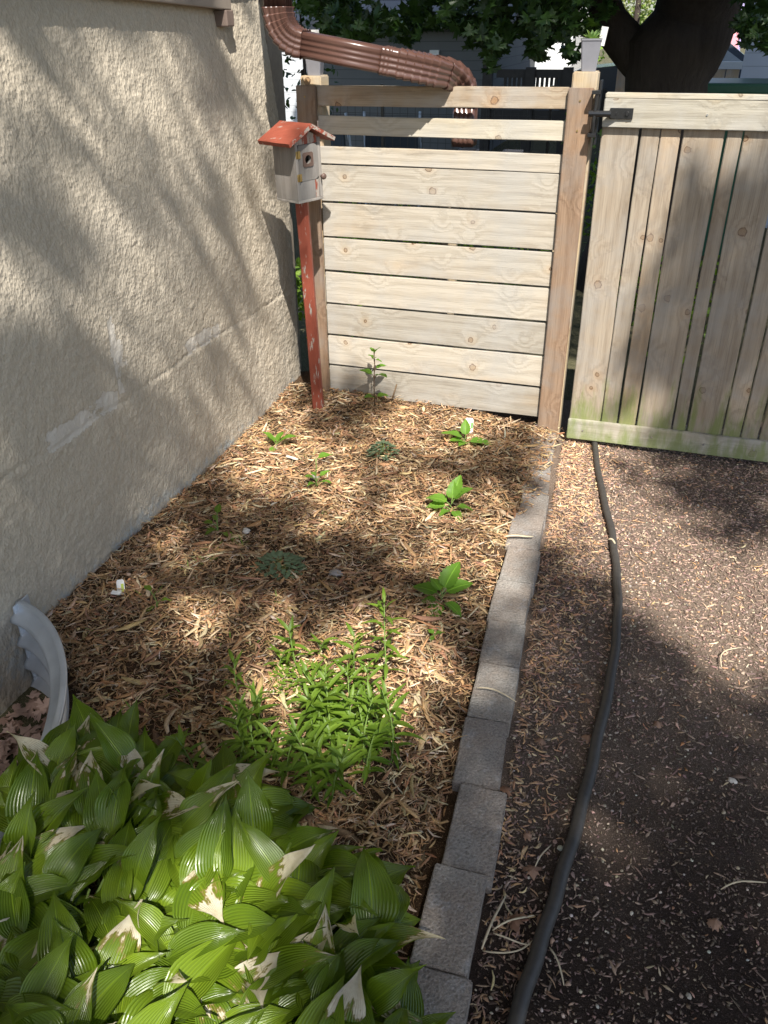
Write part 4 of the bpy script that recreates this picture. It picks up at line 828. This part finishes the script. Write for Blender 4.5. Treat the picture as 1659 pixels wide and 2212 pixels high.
strip(1088,1165,1152,1163,.0055,.002,M['straw'],'flat pale straw strip lying across a kerb stone','straw',.012)
strip(395*1.0+620,1620-0,1148,1668,.0016,.0016,M['straw'],'thin dry stem bridging from the mulch over the kerb toward the path','twig',.006,.06) if 0 else None
strip(1030,1492,1115,1520,.0018,.0018,M['straw'],'thin curved dry stem lying over the sunlit kerb stones','twig',.010,.10)
strip(1040,2058,1092,1940,.0028,.002,M['straw'],'split pale dry stalk beside the kerb, nearest bundle','dry stalk',.012,.02,zz=-.06)
strip(1063,2020,1153,1985,.002,.002,M['straw'],'bent dry stalk pointing to the hose, upper one of three','dry stalk',.016,.05,zz=-.06)
strip(1065,2022,1145,2045,.0017,.0017,M['straw'],'dry stalk lying under the bent one, middle of three','dry stalk',.010,-.06,zz=-.06)
strip(1042,2060,1150,2035,.0017,.0017,M['straw'],'curved dry stalk in front of the other two by the hose','dry stalk',.010,-.16,zz=-.06)
strip(1186,2050,1218,2130,.0018,.0018,M['straw'],'thin dry root lying right of the hose at the bottom','dry stalk',.006,.06,zz=-.06)
strip(1556,1925,1655,1908,.0018,.0018,M['straw'],'pale dry stem at the right edge of the dark path','dry stalk',.006,.08,zz=-.06)
strip(1558,1445,1600,1400,.002,.002,M['straw'],'curled pale stem on the path at the right','dry stalk',.006,.2,zz=-.06)
strip(1310,1190,1325,1197,.004,.003,M['straw'],'short pale curl of wood lying across the hose','wood curl',.048,.2,zz=-.06)
strip(1155,1880,1190,1830,.0017,.0017,M['straw'],'pale root lying along the left side of the hose','dry stalk',.012,.04,zz=-.06)
p0=at(847,862,1,3.38); p1=at(857,830,1,3.425); mb=MB(); mb.tube([p0,p1],[.0035,.003],7); o=mb.build('stick',M['redstem'],None,True); tag(o,'short dark stick leaning on the lowest board behind the tall seedling','stick')
# fallen maple leaves on the path
LFL=['beside the hose where it bends most to the right','on the left flank of the hose above its middle','nearest the split pale stalks','below the split pale stalks','between the kerb and the hose, below the pebbly patch','just left of the hose in the sunny upper part','in the sandy strip halfway along the kerb','right of the hose on the open dark path','at the bottom between the kerb and the hose','close to the kerb stone with bluish lichen','beside the pinkish kerb stones','uppermost, on the chips left of the hose','above the bent dry stalk','far right on the dark path']
LP=[(1270,1590,.06),(1265,1510,.045),(1165,1975,.07),(1110,1990,.06),(1135,1800,.06),(1250,1480,.035),(1170,1600,.05),(1420,1560,.045),(1135,2110,.07),(1090,1705,.045),(1185,1430,.05),(1205,1255,.05),(1150,1880,.05),(1545,1990,.05)]
for i,(x,y,s) in enumerate(LP):
    p=G(x,y,-.06); o=flatleaves('fallen_leaf',np.array([(0,0,0.0)]),s,M['deadleaf'],MAPLE,1.2,.25); o.location=(p.x,p.y,float(hpath(np.array(p.x),np.array(p.y)))+.012); md=o.modifiers.new('s','SOLIDIFY'); md.thickness=.0005
    tag(o,'curled dry brown leaf '+LFL[i],'fallen leaf','dry leaves fallen on the path')
# ------------------------------------------------------------------ hose
hp=[(1283,950),(1300,1060),(1322,1150),(1332,1240),(1334,1330),(1322,1450),(1290,1600),(1255,1750),(1205,1920),(1160,2060),(1108,2225),(1060,2380)]
pts=[G(x,y,-.055) for x,y in hp]; pts=[pts[0]+Vector((-.06,.45,-.02))]+pts
def cr(P,n):
    out=[]
    for i in range(len(P)-1):
        a=P[max(i-1,0)];b=P[i];c=P[i+1];d=P[min(i+2,len(P)-1)]
        for t in np.linspace(0,1,n,endpoint=False): t=float(t); out.append(.5*((2*b)+(c-a)*t+(2*a-5*b+4*c-d)*t*t+(3*b-3*c+d-a)*t**3))
    return out+[P[-1]]
pts=cr(pts,10); pts=[Vector((p.x+.0015*math.sin(i*.7),p.y,float(hpath(np.array(p.x),np.array(p.y)))+.013+.002*math.sin(i*.31))) for i,p in enumerate(pts)]
mb=MB(); mb.tube(pts,[.0125+.0032*min(1,max(0,(3.2-p.y)/2.2)) for p in pts],18); o=mb.build('garden_hose',M['hose'],None,True); tag(o,'faded black hose snaking from under the gate along the dirt path','hose')
# ------------------------------------------------------------------ pots
def pot(name,cx,cy,z0,w_,h,label,m,cat='potted plant',tray=False):
    root=empty(name,(cx,cy,z0),.1); tag(root,label,cat); V=[];F=[]
    prof=[(.36,0),(.5,h),(.53,h),(.53,h+.006),(.46,h+.006),(.44,h-.02)]
    def sq(k,z):
        c=.12; return [(x*k*w_,y*k*w_,z) for x,y in ((-1+c,-1),(1-c,-1),(1,-1+c),(1,1-c),(1-c,1),(-1+c,1),(-1,1-c),(-1,-1+c))]
    for k,z in prof: V+=sq(k,z)
    for i in range(len(prof)-1):
        for j in range(8): F.append((i*8+j,i*8+(j+1)%8,(i+1)*8+(j+1)%8,(i+1)*8+j))
    F.append(tuple(range(7,-1,-1))); mb=MB(); mb.add(V,F); mb.build('pot',m,root)
    mb=MB(); mb.add(sq(.44,h-.015),[(0,1,2,3,4,5,6,7)]); mb.build('potting_soil',M['soil'],root); return root
r_=pot('potted_succulent',-.345,3.497,1.3925,.072,.098,'grey square pot with pale green succulent and tag on the right fence post',M['greypot'])
lb=LB()
for i in range(22):
    az=i*2.4; f=i/22; lb.leaf((-math.sin(az)*.006,math.cos(az)*.006,.095),az,math.radians(78-62*f),.030+.022*random.random(),.014,5,3,.3,.25,'lance')
lb.build('leaves',M['succ'],r_); mb=MB(); mb.box(.010,.012,.085,.034,.0135,.145,Matrix.Rotation(.15,4,'Y'),.0005); mb.build('tag',M['white'],r_)
r_=pot('potted_plant',-1.425,3.497,1.3725,.072,.098,'dark grey square pot with a white tag on the left fence post behind the downspout',M['greypot'])
mb=MB(); mb.box(-.018,.0,.08,.022,.0015,.158,None,.0005); mb.build('tag',M['white'],r_)
lb=LB()
for i in range(5): lb.leaf((0,0,.085),i*1.3,.7,.03,.01,5,2,.4,.1,'lance')
lb.build('leaves',M['succ'],r_)
# pots standing behind the fence on a shelf
shelf=empty('plant_shelf',(-.72,4.05,-.11)); tag(shelf,'low wooden plant stand behind the fence holding grey pots','plant stand')
mb=MB(); mb.box(-.30,-.10,1.0,.30,.14,1.02); mb.build('shelf_board',M['post'],shelf)
for sx in (-.27,.27):
    for sy in (-.07,.11): mb=MB(); mb.box(sx-.02,sy-.02,0,sx+.02,sy+.02,1.0); mb.build('leg',M['post'],shelf)
for i,(px_,l) in enumerate(((1012,'grey pot below the downspout outlet behind the fence'),(1108,'grey pot right of the downspout outlet behind the fence'))):
    p=at(px_,325,1,4.03); pot('grey_pot',p[0],4.03,.912,.085,.13,l,M['greypot'],'pot')
# ------------------------------------------------------------------ background
def siding(name,c,rough=.6,pitch=.11,dark=.5):
    k=N(name,rough,.2); P=k.coord(); sp=k.n('ShaderNodeSeparateXYZ'); k.set(sp.inputs[0],P); f=k.math('FRACT',k.math('DIVIDE',sp.outputs[2],pitch)); n=k.noise(P,3,3,.5)
    cc=k.mix(n,[x*.85 for x in c],[min(.9,x*1.08) for x in c]); k.base(k.mix(k.math('LESS_THAN',f,.07),cc,[x*dark for x in c])); k.nrm(k.bump(f,.6,.01)); return k.m
def building(name,label,x0,x1,y0,y1,zt,mat,roofm,rise=1.2,over=.3,wins=(),z0=-.12,cat='building'):
    root=empty(name,((x0+x1)/2,y0,0)); tag(root,label,cat); ox,oy=root.location.x,y0
    mb=MB(); mb.box(x0-ox,0,z0,x1-ox,y1-oy,zt); 
    mb.build('walls',mat,root)
    a=x0-ox-over;b=x1-ox+over;c=-over;d=y1-oy+over;mm=(c+d)/2; t=.12
    mb=MB(); V=[(a,c,zt),(b,c,zt),(b,mm,zt+rise),(a,mm,zt+rise),(b,d,zt),(a,d,zt)]; V+=[(x,y,z+t) for x,y,z in V]
    mb.add(V,[(0,1,2,3),(3,2,4,5),(6,9,8,7),(9,11,10,8),(0,6,7,1),(5,4,10,11),(0,3,9,6),(3,5,11,9),(1,7,8,2),(2,8,10,4)]); mb.build('roof',roofm,root)
    for wx0,wx1,wz0,wz1 in wins:
        mb=MB(); 
        for bx in ((wx0,wz0,wx1,wz0+.06),(wx0,wz1-.06,wx1,wz1),(wx0,wz0+.06,wx0+.06,wz1-.06),(wx1-.06,wz0+.06,wx1,wz1-.06),((wx0+wx1)/2-.02,wz0+.06,(wx0+wx1)/2+.02,wz1-.06)): mb.box(bx[0]-ox,-.05,bx[1],bx[2]-ox,-.002,bx[3])
        w_=mb.build('window',M['white'],root); mb=MB(); mb.box(wx0+.05-ox,-.02,wz0+.05,wx1-.05-ox,-.004,wz1-.05); mb.build('pane',flat('window_glass',(.10,.14,.17),.1,.6,.2),w_)
    return root
X=lambda px,y:float(at(px,100,1,y)[0]); Zp=lambda py,px,y:float(at(px,py,1,y)[2])
shing=siding('grey_shingles',(.22,.22,.23),.9,.14)
# dark garage behind the downspout
building('garage','dark grey sided garage with shingled roof behind the maple leaves',X(690,13),X(1062,13),13,17,Zp(62,880,13),siding('dark_siding',(.15,.155,.15),.8,.12,.6),shing,1.6,.35,((X(930,13),X(950,13),.9,Zp(108,940,13)),),cat='garage')
building('pale_blue_house','pale blue house seen between hanging maple leaves above the deck',X(1068,24),X(1118,24),24,30,3.4,siding('pale_blue',(.42,.52,.66)),shing,1.5,.3,())
building('white_house','white sided house between the deck and the potted succulent',X(1126,27),X(1236,27),27,32,3.2,siding('white_siding',(.72,.72,.70)),shing,1.6,.3,((X(1146,27),X(1166,27),.9,1.6),))
building('lavender_house','lavender house with white window behind the tan fence at right',X(1460,26),X(1600,26),26,32,3.0,siding('lavender',(.42,.36,.60)),shing,1.6,.3,((X(1552,26),X(1592,26),.75,1.45),))
building('blue_white_house','bluish white sided house at the right edge behind the gate',X(1612,8.5),X(1612,8.5)+4,8.5,14,2.6,siding('blue_white_siding',(.42,.48,.60),.6,.10,.7),shing,1.5,.25).rotation_euler=(0,0,-.075)
building('bright_house','bright white house wall showing between the house corner and left fence post',X(590,16),X(680,16),16,20,2.2,siding('bright_white',(.58,.60,.62)),shing,1.4,.3)
# tan fence far right
ff=empty('tan_fence',(X(1580,15),15,0)); tag(ff,'sunlit tan board fence with white cap in front of the lavender house','fence')
y=15; xa,xb=X(1340,y),X(1640,y); zt=Zp(133,1580,y); M['tan']=wood('tan_boards',2,(.66,.50,.34),(.48,.33,.2),knots=False,ring=.3); n_=int((xb-xa)/.20); mb=MB()
for i in range(n_): mb.box(xa+i*.2-ff.location.x,0,-.1,xa+i*.2+.185-ff.location.x,.02,zt-.08)
mb.build('boards',M['tan'],ff); mb=MB(); mb.box(xa-ff.location.x,-.03,zt-.10,xb-ff.location.x,.05,zt); mb.box(xa-ff.location.x,-.03,zt-.60,xb-ff.location.x,-.002,zt-.50); mb.build('rails',M['white'],ff)
# umbrella, bin, car, deck rail, chairs, wire fence
p=at(1576,100,1,20); um=empty('closed_umbrella',(p[0],20,0)); tag(um,'closed pink patio umbrella in front of the lavender house window','umbrella')
mb=MB(); mb.tube([(0,0,.6),(0,0,1.0),(0,0,1.35),(0,0,1.6),(0,0,1.72)],[.16,.17,.12,.07,.01],10); mb.build('canopy',flat('pink_cloth',(.72,.30,.34),.8,.1,.2,sc=9),um,True); mb=MB(); mb.tube([(0,0,-.1),(0,0,.65)],.02,8); mb.build('pole',M['nail'],um)
def bin_(px,y,w_,label):
    p=at(px,180,1,y); zt=p[2]+.02; root=empty('wheeled_bin',(p[0],y,-.11)); tag(root,label,'bin'); h=zt+.11; g=flat('dark_green_plastic',(.02,.09,.055),.4,.4,.1); mb=MB()
    V=[(-w_*.42,-.25,0),(w_*.42,-.25,0),(w_*.42,.25,0),(-w_*.42,.25,0),(-w_*.5,-.3,h-.08),(w_*.5,-.3,h-.08),(w_*.5,.3,h-.08),(-w_*.5,.3,h-.08)]; mb.add(V,[(3,2,1,0),(0,1,5,4),(1,2,6,5),(2,3,7,6),(3,0,4,7),(4,5,6,7)]); mb.build('body',g,root)
    mb=MB(); mb.box(-w_*.54,-.34,h-.078,w_*.54,.34,h,bev=.02); mb.build('lid',g,root)
    for s in (-1,1): mb=MB(); mb.tube([(s*w_*.45,.30,.10),(s*w_*.36,.30,.10)],.10,14); mb.build('wheel',M['black'],root)
bin_(1572,7.6,.62,'green wheeled bin with closed lid behind the gate at right'); bin_(1480,8.2,.56,'green wheeled bin half hidden by the maple trunk')
def car():
    y=17; p=at(1318,170,1,y); root=empty('parked_car',(p[0]+1.2,y,-.11)); tag(root,'dark parked car seen between the fence post and the maple trunk','car'); sil=[(-2.1,.35),(-2.1,.8),(-1.7,.95),(-1.0,1.02),(-.55,1.42),(.5,1.46),(1.15,1.02),(1.9,.9),(2.1,.7),(2.1,.35)]; V=[]
    for yy,s in ((-.85,1),(-.6,1),(.6,1),(.85,1)):
        for x,z in sil: V.append((x*(1 if abs(yy)<.7 else .985),yy*(.85 if z>1.1 else 1),z))
    n=len(sil); F=[tuple(range(n)),tuple(range(4*n-1,3*n-1,-1))]
    for i in range(3):
        for j in range(n): F.append((i*n+j,(i+1)*n+j,(i+1)*n+(j+1)%n,i*n+(j+1)%n))
    mb=MB(); mb.add(V,F); mb.build('body',flat('dark_blue_paint',(.04,.055,.075),.25,.6,.05),root)
    mb=MB(); mb.add([(-.9,-.845,1.05),(.95,-.845,1.05),(.42,-.77,1.38),(-.5,-.77,1.36)],[(0,1,2,3)]); o=mb.build('side_window',flat('car_glass',(.25,.30,.33),.08,.7,.05),root); md=o.modifiers.new('s','SOLIDIFY'); md.thickness=.02
    for sx in (-1.3,1.3):
        for sy in (-.86,.72): mb=MB(); mb.tube([(sx,sy,.34),(sx,sy+.16,.34)],.34,20); mb.build('wheel',M['black'],root)
car()
dk=empty('deck',(X(1120,10),10,0)); tag(dk,'dark deck with corner post and baluster railing seen above the fence','deck'); ox=dk.location.x; drk=flat('dark_stained_wood',(.06,.055,.05),.8,.2,.2); y=10
x0,x1=X(1052,y)-ox,X(1236,y)-ox; mb=MB(); mb.box(x0,0,.62,x1,2.5,.72); mb.build('floor',drk,dk); zr=Zp(150,1150,y)
mb=MB(); mb.box(x0+.12,0,zr-.08,x1,.05,zr); mb.box(x0+.12,0,.80,x1,.05,.85); mb.build('rail',drk,dk); 
for px_ in (1056,1150,1232): mb=MB(); mb.box(X(px_,y)-ox-.05,-.02,-.1,X(px_,y)-ox+.05,.08,zr+(.9 if px_==1056 else .02)); mb.build('post',drk,dk)
for i in range(13):
    xx=x0+.2+i*(x1-x0-.25)/13; mb=MB(); mb.box(xx,.01,.85,xx+.03,.04,zr-.08); mb.build('baluster',drk,dk)
def chair(px,y,label,yaw):
    p=at(px,255,1,y); root=empty('patio_chair',(p[0],y,-.11),yaw); tag(root,label,'chair','metal patio chairs in the back yard'); ns=flat('grey_blue_frame',(.45,.50,.55),.4,.5,.1); H=Zp(235,px,y)+.11
    for s in (-1,1): mb=MB(); mb.tube([(s*.26,-.26,0),(s*.26,-.24,.62),(s*.26,.05,.66),(s*.26,.22,.45),(s*.26,.30,H)],.012,8); mb.build('frame',ns,root,True); mb=MB(); mb.tube([(s*.26,.28,0),(s*.26,.22,.45)],.012,8); mb.build('leg',ns,root)
    mb=MB(); mb.box(-.25,-.24,.42,.25,.22,.44); mb.build('seat',flat('dark_sling',(.05,.06,.07),.7,.2,.1),root); mb=MB(); mb.box(-.25,.24,.46,.25,.26,H-.05,Matrix.Rotation(-.08,4,'X')); mb.build('backrest',bpy.data.materials['dark_sling'],root)
chair(765,7.6,'patio chair with dark sling left of centre behind the open rails',2.6); chair(850,8.4,'patio chair with dark sling right of the first behind the open rails',3.4)
wf=empty('wire_fence',(X(850,6.6),6.6,0)); tag(wf,'dark wire mesh fence across the back yard behind the open rails','fence'); ox=wf.location.x; mb=MB(); xa,xb=X(650,6.6)-ox,X(1200,6.6)-ox
for i in range(int((xb-xa)/.06)): mb.box(xa+i*.06,0,-.1,xa+i*.06+.003,.003,1.12)
for i in range(10): mb.box(xa,.0032,.12*i,xb,.0062,.12*i+.003)
mb.build('mesh',M['black'],wf)
for i in range(4): mb=MB(); mb.box(xa+i*(xb-xa)/3-.01,.01,-.1,xa+i*(xb-xa)/3+.01,.03,1.16); mb.build('post',M['black'],wf)
# shrubs and trees beyond
SIMPLE=[(0,-.3),(.28,-.05),(.38,.3),(.22,.75),(0,1.15),(-.22,.75),(-.38,.3),(-.28,-.05)]
def bush(name,label,cx,cy,cz,rx,ry,rz,n,size,m,trunk=True,cat='shrub'):
    root=empty(name,(cx,cy,-.11)); tag(root,label,cat); nb=9; C=[(rng.normal(0,.42)*rx,rng.normal(0,.42)*ry,rng.normal(0,.42)*rz) for _ in range(nb)]
    P=[]
    for i in range(n):
        c=C[i%nb]; v=rng.normal(0,1,3); v/=np.linalg.norm(v); r=rng.uniform(.5,1)**.4; P.append((c[0]+v[0]*rx*.5*r,c[1]+v[1]*ry*.5*r,c[2]+v[2]*rz*.5*r+cz+.11))
    flatleaves('foliage',np.array(P),rng.uniform(.7,1.3,n)*size,m,SIMPLE,.3,.8,root)
    if trunk: mb=MB(); mb.tube([(0,0,0),(.03,0,(cz+.1)*.5),(0,0,cz)],[.12*rx,.09*rx,.04*rx],8); mb.build('trunk',M['bark'],root,True)
p=at(648,25,1,9); bush('shrub','bright yellow-green shrub beyond the house corner above the downspout',p[0],9,p[2]+.15,.24,.3,.45,900,.06,M['farleaf'])
p=at(1376,20,1,20); bush('conifer','pale sunlit evergreen seen through the fork of the maple trunk',p[0],20,p[2]+.7,.9,.9,1.6,3500,.10,M['pine'],cat='tree')
for i,(px_,y,l) in enumerate(((700,22,'leafy tree far behind the garage on the left'),(980,24,'leafy tree behind the right end of the garage'),(1250,34,'tall leafy tree behind the white house'),(1420,36,'leafy tree far beyond the lavender house'),(1640,34,'leafy tree beyond the houses at far right'),(450,26,'leafy tree beyond the yard hidden mostly by the house'))):
    bush('tree',l,X(px_,y),y,3.2,2.6,2,2.8,2600,.28,M['farleaf'],cat='tree')
bush('climbing_shrub','shrub with dark fine leaves against the bright white wall left of the post',X(650,9),9,1.25,.42,.3,.75,420,.09,M['maple'])
for i,(px_,y,l) in enumerate(((720,5.2,'leafy green plants low behind the left boards'),(900,5.4,'leafy green plants low behind the middle boards'),(1100,5.6,'leafy green plants low behind the right boards'),(640,4.4,'small green plant seen in the gap beside the house corner'),(1520,4.6,'green plant seen through the gate gaps'),(1300,7.2,'shaded bush beyond the fence post'))):
    bush('leafy_plant',l,X(px_,y),y,.25 if i<5 else .5,.34,.3,.26 if i<5 else .5,500,.07,M['lily'],False,'plant')
# ------------------------------------------------------------------ maple tree: trunk, hanging leaves, unseen crown shaped by a shade map to dapple the garden
tree=empty('maple_tree',(-.12,6.3,-.11)); tag(tree,'huge shaded maple with forked dark trunk behind the gate and leaves overhanging the yard','tree')
TO=Vector(tree.location); mb=MB(); y=6.3
def tp(px,py): p=at(px,py,1,y); return Vector(p)-TO
def limb(pts,rad,n=18):
    V=[];F=[];N_=len(pts); mb.tube(pts,rad,n)
cx=lambda a,b,py:(tp(a,py)+tp(b,py))/2; hw=lambda a,b:(tp(b,100)-tp(a,100)).length/2
limb([Vector((.0,0,-.1)),Vector((.0,0,.25)),cx(1350,1524,400),cx(1348,1530,190),cx(1345,1560,120),cx(1400,1592,60),cx(1425,1600,0),cx(1440,1640,-160)+Vector((0,-.3,0)),cx(1440,1700,-500)+Vector((0,-1.2,0))],[.50,.38,hw(1350,1524),hw(1348,1530),hw(1345,1560),hw(1402,1590),hw(1415,1600),.26,.2],26)
limb([cx(1380,1440,190),cx(1330,1420,120),cx(1290,1345,50),cx(1262,1340,0),cx(1180,1280,-140),cx(1000,1120,-420)+Vector((0,-1,0))],[.08,.13,.115,.10,.09,.06],16)
# long limbs carrying the crown toward the garden (out of frame)
tops=[((4.0,2.2,6.0),(4.9,-2.6,7.6)),((3.4,4.5,6.2),(5.6,3.0,7.8)),((-2.2,6.5,6.2),(-4.0,8,7.6)),((1.5,7.5,6.4),(2.6,10,7.8))]
fork=cx(1440,1640,-160)+TO
for a,b in tops:
    a,b=Vector(a),Vector(b); limb([fork-TO+Vector((0,-.3,-.2)),(fork+(a-fork)*.5+Vector((0,0,.3)))-TO,a-TO,b-TO],[.16,.10,.06,.025],10)
trunk=mb.build('trunk',M['bark'],tree,True)
MAP="""54323420000000000000
54212510000000000000
64213520000000000028
76313520000000000028
76432530000000000169
67642340000000000599
25763240000000000698
43366321000000001799
65346521000000002999
87644541000000003999
88764332350000003799
87776401231012002799
99998300012366001599
99963867121111100038
99884755775211710001
99987677786330862000
88864374200353897300
88887642000143389851
88888420001455578997
88887632112457768999
77777666544557779999
66666666666664876999
66540034888888875999
76520005888577595999
77510003888789797999
88510004999889999999
88620015999899999999"""
MAPA=np.array([[int(c) for c in r] for r in MAP.split()],float)
def shade_at(px,py):
    gx=np.clip(px/83-.5,0,18.999); gy=np.clip(py/82-.5,0,25.999); ix=gx.astype(int); iy=gy.astype(int); fx_=gx-ix; fy_=gy-iy
    return (MAPA[iy,ix]*(1-fx_)+MAPA[iy,ix+1]*fx_)*(1-fy_)+(MAPA[iy+1,ix]*(1-fx_)+MAPA[iy+1,ix+1]*fx_)*fy_
def crown():
    n=520000; h=rng.uniform(6.0,8.6,n); u=rng.uniform(-4.5,8.5,n); v=rng.uniform(-8.0,12.5,n)   # leaf positions
    P=np.stack([u,v,h],1); 
    # follow the light from each leaf to the first surface it reaches
    tg=h/-sd[2]; T=P+sd[None]*tg[:,None]
    tw=(XW-P[:,0])/sd[0]; W_=P+sd[None]*tw[:,None]; hitw=(tw>0)&(tw<tg)&(W_[:,1]<3.58)&(W_[:,1]>-1)
    tf=(3.41-P[:,1])/sd[1]; Fh=P+sd[None]*tf[:,None]; hitf=(tf>0)&(Fh[:,2]>0)&(Fh[:,2]<1.34)&(Fh[:,0]>-1.5)&(Fh[:,0]<.74)
    T[hitw]=W_[hitw]; T[hitf&~hitw]=Fh[hitf&~hitw]
    px,py,z=proj(T); d=(T-CAM)@fw; vis=(d>.3)&(px>-40)&(px<PW+40)&(py>-60)&(py<PH+60)&((T[:,1]<3.6))
    q=(P-(P[:,2]/sd[2])[:,None]*sd); nz=fbm(q[:,0]*6,q[:,1]*6,90,3)
    s=shade_at(px,py)/9; onw=hitw&(~hitf)
    s2=np.clip(s+(nz-.5)*np.where(onw,1.5,1.0)*np.clip(s*4,0,1),0,.975); s2=np.where(s2<.12,0,s2)
    keepv=rng.random(n)<-np.log(1-s2)/1.55*np.where(onw,.75,1)
    big=fbm(q[:,0]*1.2,q[:,1]*1.2,95,2); far=T[:,1]>=3.6
    # back yard in deep shade nearly everywhere; outside the picture loose random shade
    keepf=far&(T[:,1]<17)&(T[:,0]<3.2)&(T[:,0]>-7)&(rng.random(n)<.5)
    # keep the sun on the fence top, the pots, the pipe and the trimmed house corner
    keepo=(~vis)&(~far)&(big>.40)&(rng.random(n)<.45)
    keep=np.where(vis,keepv,keepf|keepo)
    tt=(3.35-P[:,1])/sd[1]; Q=P+sd[None]*tt[:,None]; pipe=(Q[:,2]>1.25)&(Q[:,2]<1.75)&(Q[:,0]>-1.75)&(Q[:,0]<.35)&(tt>0); keep&=~pipe
    P=P[keep]; print('crown leaves',len(P))
    return P
P=crown(); mx=26000
P=P[rng.permutation(len(P))]
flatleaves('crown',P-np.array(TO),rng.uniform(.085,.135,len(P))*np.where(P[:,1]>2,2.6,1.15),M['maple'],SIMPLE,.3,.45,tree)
# leaves hanging into the top of the picture
def hanging():
    out=[]; n=60000; x=rng.uniform(-3,1.8,n); yy=rng.uniform(4.9,6.9,n); z=rng.uniform(1.1,2.3,n); P=np.stack([x,yy,z],1); px,py,_=proj(P)
    low=np.interp(px,[630,660,700,760,850,950,1040,1060,1075,1110,1135,1160,1180,1205,1225,1245,1262,1300,1345,1350,1400,1401,1440,1590,1600,1640,1659,1700],[-20,20,70,95,85,70,90,150,110,60,95,125,120,95,110,130,80,50,-40,-40,-40,-60,-60,-20,90,105,110,130])
    low=low+40*(fbm(px/22,px*0,70,2)-.5)
    k=(py<low)&(px>610)&(px<1720)&(rng.random(n)<.30)&((yy<6.0)|(px<1290)); k&=~((px>1340)&(px<1402)&(py<80)); k&=~((px>770)&(px<890)&(py<28)&(rng.random(n)<.9)); hole=fbm(px/20,py/16,71,2)>.62; k&=~hole
    return P[k]
P=hanging(); print('hanging',len(P))
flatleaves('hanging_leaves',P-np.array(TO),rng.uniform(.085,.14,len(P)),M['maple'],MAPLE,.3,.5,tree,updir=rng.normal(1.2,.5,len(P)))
